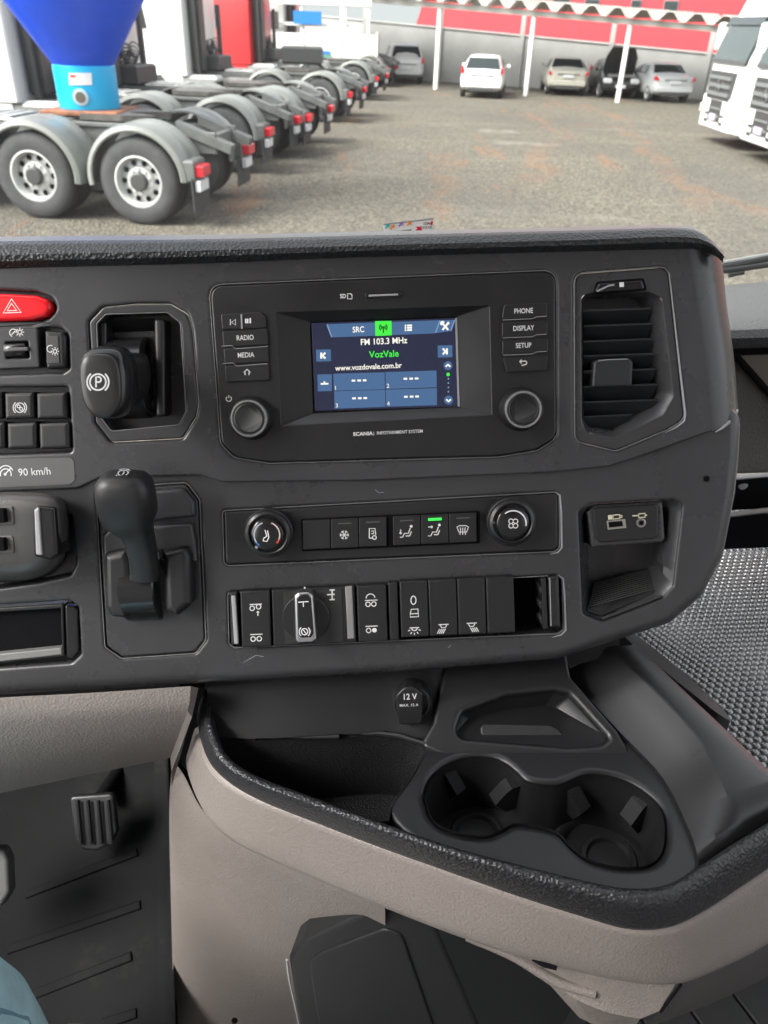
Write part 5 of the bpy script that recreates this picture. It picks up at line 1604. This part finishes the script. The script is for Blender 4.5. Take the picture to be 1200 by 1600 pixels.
def tractor(name, label, paint, detail=True, lights=True):
    t = Thing(name, label, 'truck', W, (0, 0, 0), 'tractor trucks parked side by side')
    for s in (-1, 1):
        t.part('chassis_rail', box(-.05, 6.0, s * .42 - .04, s * .42 + .04, .78, 1.04, .01), cham)
    for x in (-.02, .9, 1.5, 2.3, 3.2):
        t.part('cross_member', box(x, x + .10, -.38, .38, .82, 1.0, .01), cham)
    for x in (.75, 2.15):
        t.part('axle', rot_mesh(lathe([(.09, -.9), (.09, .9)], (0, 0), 12), Matrix.Translation((x, 0, .52)) @ RX), cham)
        for s in (-1, 1):
            wheel(t, x, s * 1.06, s)
            t.part('inner_wheel', rot_mesh(lathe([(.3, -.14), (.47, -.14), (.52, -.08), (.52, .08), (.47, .14), (.3, .14)], (0, 0), 32), Matrix.Translation((x, s * .72, .52)) @ RX), tyre)
    for s in (-1, 1):
        fender(t, .75, s * .58, s * 1.25, s, 150 + 30, -8)
        fender(t, 2.15, s * .58, s * 1.25, s, 188, 0)
        tl = t.part('tail_light', box(-.10, .02, s * 1.02 - .14, s * 1.02 + .16, .61, .74, .012), redl)
        t.part('lamp_box', box(.0, .14, s * 1.0 - .2, s * 1.0 + .22, .55, .80, .02), cham)
        t.part('plate', box(-.06, .0, s * 1.0 - .12, s * 1.0 + .20, .44, .57, .008), plate_w)
        t.part('mudflap', box(.02, .04, s * .95 - .30, s * .95 + .30, .20, .60), flapm)
        t.part('fender_bracket', box(.30, .36, min(s * .42, s * .7), max(s * .42, s * .7), .86, .94, .01), cham)
    # sloped rear ramp ends
    for s in (-1, 1):
        t.part('rear_ramp', loft([[Vector((-.25, s * .42 + d, .80)), Vector((.45, s * .42 + d, 1.04)), Vector((.45, s * .42 + d, 1.16)), Vector((-.28, s * .42 + d, .90))] for d in (-.09, .09)], cap0=True, cap1=True), cham, smooth=False)
    fw = t.part('fifth_wheel', loft([at_w(rounded([(.75, -.30), (1.2, -.46), (1.75, -.46), (1.95, -.25), (1.95, .25), (1.75, .46), (1.2, .46), (.75, .30), (1.25, .06), (1.25, -.06)], .05), z) for z in (1.12, 1.19)], cap0=True, cap1=True), mat('fifth_wheel_steel', (.10, .092, .085), .5, .3, var=.4, vscale=6))
    t.part('mount_plate', box(.9, 1.9, -.5, .5, 1.045, 1.10, .01), cham)
    t.part('catwalk', box(2.75, 3.6, -.40, .40, 1.05, 1.09, .008), alu)
    for k in range(4):
        t.part('catwalk_tread', box(2.80 + k * .2, 2.93 + k * .2, -.38, .38, 1.10, 1.115, .004), alu)
    for s in (-1, 1):
        t.part('air_tank', rot_mesh(lathe([(.05, -.42), (.13, -.40), (.15, -.34), (.15, .34), (.13, .40), (.05, .42)], (0, 0), 24), Matrix.Translation((3.05, s * .66, .78)) @ Matrix.Rotation(R_(90), 4, 'Y')), tank)
        t.part('fuel_tank', box(3.55, 4.6, min(s * .6, s * 1.2), max(s * .6, s * 1.2), .42, .98, .08), mat('fuel_tank_alu', (.45, .45, .45), .35, .6))
        wheel(t, 5.35, s * 1.08, s)
    t.part('gearbox_block', box(3.1, 4.3, -.34, .34, .55, 1.0, .05), hubm)
    cb = cab_body(t, 4.35, paint)
    t.part('rear_post', box(4.10, 4.20, -.95, -.85, 1.0, 2.6, .01), hubm)
    t.part('rear_post', box(4.10, 4.20, .85, .95, 1.0, 2.9, .01), hubm)
    t.part('air_intake', box(4.02, 4.34, .55, .85, 1.05, 3.0, .04), hubm)
    t.part('battery_box', box(3.72, 4.2, -.55, .45, 1.05, 1.42, .04), hubm)
    # coiled air lines behind the cab
    for y, r_ in ((.15, .10), (-.2, .12)):
        pts = []
        for k in range(90):
            a = k * .62
            pts.append((4.18 + r_ * math.cos(a) - .06, y + (k - 45) * .006, 1.72 - .22 * math.cos((k - 45) / 45 * 1.5) + r_ * math.sin(a)))
        t.part('coiled_air_line', limb(pts, [.013] * len(pts), 5, ref=(0, 1, .01)), hubm)
    for s in (-1, 1):
        t.part('side_window', loft([at_w([(5.35, s * 1.23), (6.15, s * 1.23), (6.15, s * 1.25), (5.35, s * 1.25)], 2.0), at_w([(5.45, s * 1.19), (6.05, s * 1.19), (6.05, s * 1.235), (5.45, s * 1.235)], 2.65)], cap0=True, cap1=True), dglass)
        t.part('side_skirt', box(4.5, 6.2, min(s * 1.1, s * 1.22), max(s * 1.1, s * 1.22), .45, .97, .04), paint)
    return t


a2, a1g = gp(225, 352), gp(65, 342)
fwd = (a1g - a2)
fwd = Vector((fwd.x, fwd.y, 0)).normalized()
lft = Vector((0, 0, 1)).cross(fwd)
tr1 = tractor('tractor_truck', 'nearest tractor truck chassis, below the blue hopper', wpaint)
place(tr1.o, a2 - fwd * .75 - lft * 1.2, fwd)
red_proto = None
tl_px = [None, (421, 206), (484, 184), (549, 148), (591, 123), (609, 108)]
tlabels = ['', 'second tractor truck from the dash, white cab behind the hopper', 'third tractor truck in the row, white cab, next behind the second chassis',
           'fourth tractor truck in the row with a bare silver wheel showing', 'tractor truck with the red cab', 'farthest tractor truck chassis, next to the parked silver van']


def set_mat(o, old, new):
    for ch in ALL():
        if ch.parent == o and ch.data and ch.data.materials and ch.data.materials[0] == old:
            ch.data = ch.data.copy()
            ch.data.materials[0] = new


for i in range(1, 6):
    tpt = W.at(*tl_px[i], .68)
    o = copy_tree(tr1.o)
    o['label'] = tlabels[i]
    ang = .010 * i
    f2 = (Matrix.Rotation(-ang, 3, 'Z') @ fwd)
    place(o, Vector((tpt.x, tpt.y, 0)) + f2 * .06 - lft * 1.12, f2)
    if i == 4:
        set_mat(o, wpaint, rpaint)

# tool box standing behind the fifth truck's wheels
tb_o = at_depth(473, 100, 24.5)
tbx = mesh_obj('tool_box', rot_mesh(box(-.55, .55, -.25, .25, 0, .42, .05), Matrix.Translation(tb_o)), mat('tool_box_black', (.035, .036, .036), .5))
tag(tbx, 'long black box lying on a truck chassis before the white drop side body', 'box')

# ------------------------------------------------------------------ blue hopper
hc = at_depth(141, 168, 11.75)
Ho = Thing('blue_hopper', 'blue cone hopper with a light blue base standing on the nearest truck', 'hopper', W, hc)
kx = (at_depth(187, 135, 11.75) - at_depth(95, 135, 11.75)).length / 2
zt = at_depth(141, 101, 11.75).z
ztop = at_depth(141, 0, 11.75).z
rt_ = (at_depth(240, 0, 11.75) - at_depth(30, 0, 11.75)).length / 2
lb = mat('light_blue_paint', (.006, .42, .80), .4, coat=.2)
db = mat('deep_blue_plastic', (.006, .085, .80), .45, var=.1, vscale=3)
Ho.part('base_drum', lathe([(kx * .98, hc.z), (kx, hc.z + .02), (kx, zt - .01), (kx * .98, zt)], (hc.x, hc.y), 48), lb)
sl_ = (rt_ - kx) / (ztop - zt)
Ho.part('cone', lathe([(kx * .97, zt), (kx * 1.0, zt + .01), (rt_, ztop), (rt_ + sl_ * .5, ztop + .5), (rt_ + sl_ * .5, ztop + 1.8), (rt_ * .4, ztop + 2.4), (.01, ztop + 2.5)], (hc.x, hc.y), 64), db)


def on_drum(px, py, r, off=.012):
    d = ray(px, py)
    # nearest hit with the cylinder of radius r round the drum axis
    ox, oy = CAM.x - hc.x, CAM.y - hc.y
    A_ = d.x * d.x + d.y * d.y
    B_ = 2 * (ox * d.x + oy * d.y)
    C_ = ox * ox + oy * oy - (r + off) ** 2
    t = (-B_ - math.sqrt(max(B_ * B_ - 4 * A_ * C_, 0))) / (2 * A_)
    return CAM + d * t


Ho.part('white_label', loft([[on_drum(x, 114, kx) for x in (107, 119, 131, 143)], [on_drum(x + 1, 133, kx) for x in (107, 119, 131, 143)]], closed=False), plate_w)
Ho.part('label_print', loft([[on_drum(x, 117, kx, .016) for x in (109, 118)], [on_drum(x, 121, kx, .016) for x in (109, 118)]], closed=False), redpr)
cpt = on_drum(126, 152, kx)
nd = (cpt - Vector((hc.x, hc.y, cpt.z))).normalized()
Mq = Matrix.Translation(cpt) @ nd.to_track_quat('Z', 'Y').to_matrix().to_4x4()
Ho.part('round_cap', rot_mesh(lathe([(.10, -.03), (.10, .01), (.085, .015)], (0, 0), 28), Mq), mat('cap_pale', (.35, .45, .5), .4))
Ho.part('cap_core', rot_mesh(lathe([(.065, -.01), (.065, .02), (.001, .022)], (0, 0), 28), Mq), mat('cap_brown', (.10, .08, .06), .5))
Ho.part('pallet_plate', box(hc.x - kx * 1.25, hc.x + kx * 1.3, hc.y - .5, hc.y + .5, hc.z - .06, hc.z - .004, .01), mat('rusty_plate', (.30, .12, .06), .7, var=.4, vscale=5))
Ho.part('support_leg', box(hc.x - .3, hc.x + .3, hc.y - .3, hc.y + .3, 1.18, hc.z - .062), cham)

# ------------------------------------------------------------------ white drop side lorry behind the row
YB = 37.0
q0, q1 = at_depth(362, 100, YB), at_depth(588, 103, YB)
Dl = Thing('drop_side_lorry', 'white drop side lorry with a loading frame, behind the truck row', 'truck', W, Vector(((q0.x + q1.x) / 2, YB, 0)))
zb_, zt_ = at_depth(480, 102, YB).z, at_depth(480, 52, YB).z
bxm = mat('lorry_white', (.72, .72, .69), .5, var=.05, vscale=2)
Dl.part('load_floor', box(q0.x, q1.x, YB, YB + 2.4, zb_ - .12, zb_, .02), bxm)
nseg = 4
for k in range(nseg):
    x0_, x1_ = q0.x + (q1.x - q0.x) * k / nseg, q0.x + (q1.x - q0.x) * (k + 1) / nseg
    Dl.part('side_board', box(x0_ + .03, x1_ - .03, YB - .05, YB, zb_ + .01, zt_, .015), bxm)
    Dl.part('far_board', box(x0_ + .03, x1_ - .03, YB + 2.4, YB + 2.45, zb_ + .01, zt_, .015), bxm)
    Dl.part('board_post', box(x1_ - .04, x1_ + .04, YB - .08, YB + .02, zb_ - .1, zt_ + .12, .01), bxm)
Dl.part('tail_board', box(q1.x, q1.x + .05, YB, YB + 2.4, zb_, zt_ + .1, .01), bxm)
Dl.part('head_frame', box(q0.x + .1, q0.x + .2, YB, YB + 2.4, zb_, zt_ + 1.2, .01), bxm)
for x_ in (405, 470, 538, 575):
    p_ = at_depth(x_, 40, YB)
    Dl.part('frame_post', box(p_.x - .06, p_.x + .06, YB + .2, YB + .32, zt_, zt_ + 1.5, .01), bxm)
p_ = at_depth(480, 8, YB)
Dl.part('frame_beam', box(at_depth(372, 10, YB).x, at_depth(580, 10, YB).x, YB + .15, YB + .4, p_.z, p_.z + .28, .02), bxm)
p_ = at_depth(480, 38, YB)
Dl.part('frame_rail', box(at_depth(380, 40, YB).x, at_depth(560, 40, YB).x, YB + .3, YB + .4, p_.z - .06, p_.z + .06, .01), bxm)
for x0_, y0_, x1_, y1_, m_ in ((458, 18, 502, 37, mat('swoosh_blue', (.02, .20, .62), .5)), (495, 80, 516, 84, mat('swoosh_blue', (0, 0, 0))), (500, 87, 518, 91, mat('stripe_green', (.03, .35, .22), .5)), (420, 18, 434, 45, hubm)):
    a_, b_ = at_depth(x0_, y1_, YB), at_depth(x1_, y0_, YB)
    Dl.part('painted_panel', box(a_.x, b_.x, YB - .09 if y0_ > 60 else YB + .1, YB - .06 if y0_ > 60 else YB + .14, a_.z, b_.z), m_, smooth=False)
Dl.part('undercarriage', box(q0.x + .5, q1.x - .3, YB + .6, YB + 1.8, .5, zb_ - .1, .03), cham)
for x_ in (q1.x - 1.2, q1.x - 2.3, q0.x + .6):
    wheel(Dl, x_, YB + .2, -1)

# ------------------------------------------------------------------ carport, wall, red building
AL = Vector((math.cos(R_(-27.5)), math.sin(R_(-27.5)), 0))
NB = Vector((-AL.y, AL.x, 0))                      # away from the camera
pp2 = gp(821, 150)
CP = Fr(AL, NB, Vector((0, 0, 1)), Vector((pp2.x, pp2.y, 0)))
conc = mat('rendered_wall', (.37, .37, .36), .85, var=.12, vscale=.7)
redw = mat('red_wall_paint', (.66, .030, .042), .6, var=.06, vscale=.4)
greyw = mat('grey_wall_paint', (.20, .22, .23), .7)
postm = mat('post_white', (.74, .73, .70), .5)
Wl = Thing('yard_wall', 'low grey rendered wall behind the parked cars', 'wall', CP, (0, 4.8, 0))
SLOPE = -.046


def fall(m):
    """tops follow the slope of the yard"""
    return [Vector((v[0], v[1], v[2] + (SLOPE * v[0] if v[2] > .5 else 0))) for v in m[0]], m[1]


Wl.part('wall_face', fall(box(-14, 22, 4.8, 5.0, 0, 1.86, .01)), conc)
Wl.part('wall_coping', fall(box(-14, 22, 4.75, 5.05, 1.862, 1.93, .01)), conc)
for x in (-8, -4, 0, 4, 8, 12):
    Wl.part('wall_pillar', fall(box(x - 2.2, x - 2.0, 4.70, 4.798, 0, 2.66, .01)), conc)
Bu = Thing('red_building', 'red painted building with small dark windows behind the carport', 'building', CP, (0, 16, 0))
Bu.part('facade', box(-13.6, 34, 16, 16.4, 0, 6, .02), redw)
Bu.part('grey_facade', box(-32, -15.0, 16, 16.4, 0, 6, .02), greyw)
Bu.part('slanted_grey_panel', loft([[Vector((x, y, z)) for x, z in ((-15.0, 0), (-14.2, 0), (-13.0, 2.2), (-11.6, 6), (-15.0, 6))] for y in (15.98, 16.3)], cap0=True, cap1=True), greyw, smooth=False)


def on_fr(fr, px, py, y):
    """point of a vertical plane fr.y = y"""
    d = ray(px, py)
    o = CAM - fr.o
    t = (y - o.dot(fr.y)) / d.dot(fr.y)
    p = o + d * t
    return Vector((p.dot(fr.x), p.dot(fr.y), p.dot(fr.z)))


for x0, x1 in ((738, 766), (790, 820), (860, 892), (912, 938), (984, 1004), (1034, 1062)):
    a_ = on_fr(CP, x0, 24 if x0 > 1000 else 10 + (x0 - 738) * .03, 15.98)
    b_ = on_fr(CP, x1, -6 + (x0 - 738) * .022, 15.98)
    wn_ = Bu.part('window', box(a_.x, b_.x, 15.93, 16.0, a_.z, max(b_.z, a_.z + .4), .01), mat('window_frame_grey', (.12, .13, .14), .5))
    Bu.part('pane', box(a_.x + .06, b_.x - .06, 15.90, 15.935, a_.z + .06, max(b_.z, a_.z + .4) - .06), dglass, wn_)
Ca = Thing('carport', 'carport with white posts and wavy roof sheets over the cars', 'carport', CP, (0, 0, 0))
bz = 2.66
for px_, py_ in ((681, 140), (821, 150), (965, 160)):
    p_ = CP.M.inverted() @ gp(px_, py_)
    Ca.part('post', fall(box(p_.x - .075, p_.x + .075, -.075, .075, 0, bz, .01)), postm)
for x in (-8.5, 8.0):
    Ca.part('post', fall(box(x - .075, x + .075, -.075, .075, 0, bz, .01)), postm)
Ca.part('front_beam', fall(box(-11, 11, -.10, .10, bz, bz + .20, .01)), mat('beam_grey', (.42, .41, .38), .6))
Ca.part('rear_beam', fall(box(-11, 11, 3.0, 3.2, bz, bz + .18, .01)), MATS['beam_grey'])
roofm = mat('fibre_cement_sheet', (.48, .46, .42), .85, var=.2, vscale=2)
mod_ = .93
prf = [(0, 0), (.10, 0), (.36, .27), (.57, .27), (.83, 0), (.93, 0)]
for k in range(-12, 12):
    xs = k * mod_
    lo = [Vector((xs + a_, -.55, bz + .21 + b_)) for a_, b_ in prf]
    hi_ = [Vector((xs + a_, 3.3, bz + .21 + b_ + .06)) for a_, b_ in prf]
    Ca.part('roof_sheet', fall(loft([lo, hi_, [p + Vector((0, 0, .03)) for p in hi_], [p + Vector((0, 0, .03)) for p in lo], lo], closed=False)), roofm, smooth=False)


# ------------------------------------------------------------------ parked cars
def car(name, label, paint, L=4.0, Wd=1.7, Hh=1.48, kind='hatch', bonnet=False):
    """local x forward, rear bumper at x = 0"""
    t = Thing(name, label, 'car', W, (0, 0, 0), 'cars parked along the yard wall')
    hw = Wd / 2
    if kind == 'hatch':
        S_ = [(0.0, .45, .80, .85, .80, .90), (.06, .28, .90, .98, .96, .86), (.22, .22, .96, 1.05, 1.0, .80), (.55, .2, .97, Hh - .06, 1.0, .70), (1.0, .2, .97, Hh, 1.0, .70), (1.9, .2, .96, Hh, 1.0, .72), (2.5, .2, .95, Hh - .16, 1.0, .74), (3.05, .2, .92, 1.0, 1.0, .80), (3.7, .24, .80, .86, .97, .85), (L, .35, .58, .62, .82, .9)]
        rwin = (.20, 1.02, .53, Hh - .10)
    elif kind == 'van':
        S_ = [(0.0, .42, .85, .95, .86, .92), (.05, .28, .95, 1.1, .97, .86), (.18, .22, 1.0, 1.3, 1.0, .82), (.42, .2, 1.0, Hh - .05, 1.0, .76), (1.0, .2, 1.0, Hh, 1.0, .76), (2.2, .2, .98, Hh, 1.0, .76), (2.8, .2, .97, Hh - .18, 1.0, .78), (3.4, .2, .94, 1.02, 1.0, .82), (3.8, .24, .82, .88, .97, .86), (L, .35, .58, .62, .82, .9)]
        rwin = (.13, 1.12, .38, Hh - .12)
    else:
        S_ = [(0.0, .42, .78, .82, .84, .92), (.06, .26, .88, .92, .96, .9), (.35, .22, .93, .97, 1.0, .86), (.72, .2, .94, 1.0, 1.0, .82), (1.25, .2, .94, Hh - .05, 1.0, .70), (1.7, .2, .94, Hh, 1.0, .70), (2.3, .2, .93, Hh - .03, 1.0, .71), (2.75, .2, .92, Hh - .25, 1.0, .74), (3.2, .2, .90, .97, 1.0, .82), (3.9, .24, .78, .82, .97, .86), (L, .35, .56, .6, .82, .9)]
        rwin = (.78, 1.04, 1.18, Hh - .10)
    rings = []
    for x, zb, zbelt, zr, kw, kr in S_:
        w_ = hw * kw
        half = [(w_ * .86, zb), (w_, zb + .14), (w_ * 1.0, (zb + zbelt) / 2 + .05), (w_ * .97, zbelt), (hw * kr * 1.02, zr - .05 if zr - .05 > zbelt else zr), (hw * kr * .86, zr)]
        ring = [Vector((x, y, z)) for y, z in half] + [Vector((x, -y, z)) for y, z in reversed(half)]
        rings.append(ring)
    t.part('body', loft(rings, cap0=True, cap1=True), paint, ang=50, sub=1)
    x0, z0, x1, z1 = rwin
    k0, k1 = hw * .80, hw * .66
    t.part('rear_window', loft([[Vector((x0 - .05, y, z0)) for y in (-k0, k0)], [Vector((x1 - .05, y, z1)) for y in (-k1, k1)], [Vector((x1 + .02, y, z1)) for y in (-k1, k1)]], closed=False), dglass, smooth=False)
    for s in (-1, 1):
        xs = [1.0, 1.9, 2.75] if kind != 'sedan' else [1.25, 2.0, 2.85]
        for a_, b_ in zip(xs, xs[1:]):
            zt1 = Hh - .14 if b_ < 2.4 else Hh - .30
            t.part('side_window', ([Vector((a_ + .04, s * hw * .985, 1.0)), Vector((b_ - .04, s * hw * .985, 1.0)), Vector((b_ - .12, s * hw * .83, zt1)), Vector((a_ + .10, s * hw * .79, Hh - .12))], [(0, 1, 2, 3)]), dglass, smooth=False)
        t.part('tail_lamp', loft([[(x, s * hw * y, z) for y, z in ((.80, z0), (.975, z0 + .02), (.95, z1), (.86, z1 - .06))] for x in (-.0, .24) for z0, z1 in (((.78, .94) if kind == 'sedan' else (.86, 1.12)),)], cap0=True, cap1=True), redl, smooth=False)
        t.part('door_mirror', box(2.55, 2.70, min(s * hw * 1.0, s * hw * 1.17), max(s * hw * 1.0, s * hw * 1.17), .98, 1.12, .03), paint)
        for x in (.72, L - .78):
            wheel(t, x, s * (hw - .10), s, .30, .19, .19, holes=6)
    t.part('bumper', box(-.07, .10, -hw * .86, hw * .86, .36, .58, .05), paint)
    t.part('bumper_insert', box(-.075, .0, -hw * .62, hw * .62, .25, .36, .02), hubm)
    t.part('plate', box(-.06, -.0, -.22, .22, .62 if kind != 'sedan' else .68, .75 if kind != 'sedan' else .80, .005), plate_w)
    t.part('tail_shelf', box(-.035, .06, -hw * .55, hw * .55, .80, .83, .01), hubm)
    return t


silv = mat('silver_car_paint', (.56, .57, .58), .30, .15)
wcar = mat('white_car_paint', (.80, .80, .79), .30, coat=.4)
beic = mat('beige_car_paint', (.50, .48, .41), .32, .1)
blkc = mat('black_car_paint', (.02, .021, .022), .25, coat=.3)
cars = [('parked_car', 'white hatchback between the first and second carport posts', wcar, 'hatch', 1.50, (750, 154), (.15, 1)),
        ('parked_car', 'pale silver minivan beside the end of the truck row', silv, 'van', 1.66, (634, 131), (-.1, 1)),
        ('parked_car', 'beige sedan seen from behind right of the second carport post', beic, 'sedan', 1.45, (884, 150), (.08, 1)),
        ('parked_car', 'silver sedan beside the white lorries, last of the carport', silv, 'sedan', 1.42, (1049, 161), (-.1, 1))]
for nm, lb_, pm, kd, hh, px_, fd_ in cars:
    c_ = car(nm, lb_, pm, 4.0 if kd != 'sedan' else 4.3, 1.72, hh, kd)
    place(c_.o, gp(*px_), Vector((fd_[0], fd_[1], 0)))
    c_.o.scale = (.94, .94, .94)
# car with its bonnet raised, nose towards the yard
Ob = car('parked_car', 'black car with raised bonnet, nose out behind the third carport post', blkc, 4.0, 1.70, 1.45, 'hatch')
for z0, nm in ((.62, 'headlamp'),):
    for s in (-1, 1):
        Ob.part(nm, box(3.80, 4.02, min(s * .42, s * .78), max(s * .42, s * .78), .58, .78, .04), mat('headlamp_clear', (.6, .62, .64), .15))
Ob.part('engine', box(3.1, 3.85, -.55, .55, .80, .92, .04), tank)
Ob.part('raised_bonnet', loft([[Vector((3.0, y * .72, 1.0)) for y in (-1, -.5, 0, .5, 1)], [Vector((3.3, y * .70, 1.55)) for y in (-1, -.5, 0, .5, 1)], [Vector((3.45, y * .5, 1.92)) for y in (-1, -.5, 0, .5, 1)], [Vector((3.38, y * .5, 1.93)) for y in (-1, -.5, 0, .5, 1)], [Vector((2.95, y * .72, 1.0)) for y in (-1, -.5, 0, .5, 1)]], closed=False), blkc)
Ob.part('front_plate', box(4.0, 4.04, -.22, .22, .42, .54, .005), plate_w)
fo = gp(966, 155)
fdir = Vector((-.05, -1, 0))
place(Ob.o, fo - fdir.normalized() * 3.6, fdir)
Ob.o.scale = (.9, .88, .92)


# ------------------------------------------------------------------ white lorries at the right edge
def lorry(name, label):
    t = Thing(name, label, 'truck', W, (0, 0, 0), 'white lorries at the right edge')
    prof = [(.32, .06, 0), (.36, .0, 0), (1.00, -.02, 0), (1.05, .02, 0), (1.62, .05, 0), (1.72, .06, .0), (2.60, .34, .05), (2.66, .36, .05), (3.05, .50, .08), (3.45, .90, .16), (3.62, 1.25, .28)]
    rings = []
    for z, fx, sy in prof:
        rings.append([(a_, b_, z) for a_, b_ in rounded([(-2.3, -1.24 + sy), (-fx, -1.24 + sy), (-fx, 1.24 - sy), (-2.3, 1.24 - sy)], [.05, .28, .28, .05], 6)])
    t.part('cab', loft(rings, cap0=True, cap1=True), wpaint, ang=40)

    def front(nm, y0, y1, z0, z1, off, m, par=None, b=.02, thick=.10):
        lean = lambda z: -.05 - max(0, (z - 1.68) / .92) * .28
        pts = [[(lean(z) + o_, y, z) for y in (y0, y1)] for z in (z0, z1) for o_ in (off,)]
        v = [Vector((lean(z0) + off, y0, z0)), Vector((lean(z0) + off, y1, z0)), Vector((lean(z1) + off, y1, z1)), Vector((lean(z1) + off, y0, z1))]
        v2 = [p - Vector((thick, 0, 0)) for p in v]
        return t.part(nm, loft([v2, v], cap0=True, cap1=True), m, par, smooth=False)

    front('windscreen', -1.10, 1.10, 1.80, 2.50, .045, mat('lorry_glass', (.035, .05, .048), .05))
    front('visor', -1.12, 1.12, 2.50, 2.66, .09, dglass)
    front('wiper_panel', -1.12, 1.12, 1.72, 1.80, .05, hubm)
    g_ = front('grille', -.80, .80, .98, 1.56, .085, hubm)
    for k in range(3):
        front('grille_bar', -.74, .74, 1.06 + k * .17, 1.13 + k * .17, .125, mat('grille_grey', (.16, .17, .17), .35), g_)
    front('lower_grille', -.42, .42, .52, .96, .075, hubm)
    for k in range(2):
        front('lower_grille_bar', -.40, .40, .60 + k * .17, .64 + k * .17, .10, MATS['grille_grey'])
    t.part('badge', rot_mesh(loft([[(.13 * math.cos(R_(a)), .13 * math.sin(R_(a)), -.01) for a in range(0, 360, 15)], [(.13 * math.cos(R_(a)), .13 * math.sin(R_(a)), .02) for a in range(0, 360, 15)], [(.105 * math.cos(R_(a)), .105 * math.sin(R_(a)), .02) for a in range(0, 360, 15)]]), Matrix.Translation((.06, 0, 1.26)) @ Matrix.Rotation(R_(90), 4, 'Y')), chrome)
    for a in (90, 210, 330):
        t.part('badge_spoke', limb([Vector((.075, 0, 1.26)), Vector((.075, .11 * math.cos(R_(a)), 1.26 + .11 * math.sin(R_(a))))], [.018, .008], 6), chrome)
    for s in (-1, 1):
        hl = t.part('headlamp', box(-.26, .02, min(s * .70, s * 1.14), max(s * .70, s * 1.14), .60, .86, .05), wpaint)
        t.part('lamp_lens', box(.0, .035, min(s * .78, s * 1.06), max(s * .78, s * 1.06), .64, .82, .03), mat('lorry_lamp', (.35, .36, .34), .12), hl)
        t.part('bumper_slot', box(-.02, .025, min(s * .45, s * .66), max(s * .45, s * .66), .62, .68, .01), hubm)
        t.part('bumper_slot', box(-.02, .025, min(s * .45, s * .66), max(s * .45, s * .66), .46, .53, .01), hubm)
        t.part('side_window', loft([[Vector((-.55, s * 1.25, 1.85)), Vector((-1.5, s * 1.25, 1.85)), Vector((-1.5, s * 1.21, 2.5)), Vector((-.72, s * 1.21, 2.5))], [Vector((-.55, s * 1.2, 1.85)), Vector((-1.5, s * 1.2, 1.85)), Vector((-1.5, s * 1.16, 2.5)), Vector((-.72, s * 1.16, 2.5))]], cap0=True, cap1=True), dglass, smooth=False)
        t.part('mirror', box(-.30, -.12, min(s * 1.30, s * 1.48), max(s * 1.30, s * 1.48), 1.95, 2.55, .04), wpaint)
        t.part('mirror_arm', limb([Vector((-.3, s * 1.2, 2.5)), Vector((-.22, s * 1.36, 2.5))], [.03, .03], 8), hubm)
        t.part('step_panel', box(-1.6, -.35, min(s * 1.16, s * 1.245), max(s * 1.16, s * 1.245), .40, .98, .02), mat('step_grey', (.10, .12, .13), .5))
        wheel(t, -1.35, s * 1.07, s)
        wheel(t, -4.9, s * 1.07, s)
    t.part('plate', box(.03, .06, -.20, .20, .54, .67, .005), mat('plate_violet', (.55, .45, .6), .5))
    for s in (-1, 1):
        t.part('chassis_rail', box(-6.2, -2.2, s * .42 - .04, s * .42 + .04, .78, 1.04), cham)
    return t


lf1 = lorry('white_lorry', 'white lorry whose grille faces the yard beside the silver sedan')
fA = Vector((-1, .02, 0))
lA = Vector((0, 0, 1)).cross(fA).normalized()
place(lf1.o, gp(1132, 236) - lA * 1.25, fA)
o = copy_tree(lf1.o)
o['label'] = 'nearer white lorry cut off by the right edge of the view'
place(o, gp(1132, 236) - lA * 1.25 + Vector((-.05, -2.95, 0)), fA)
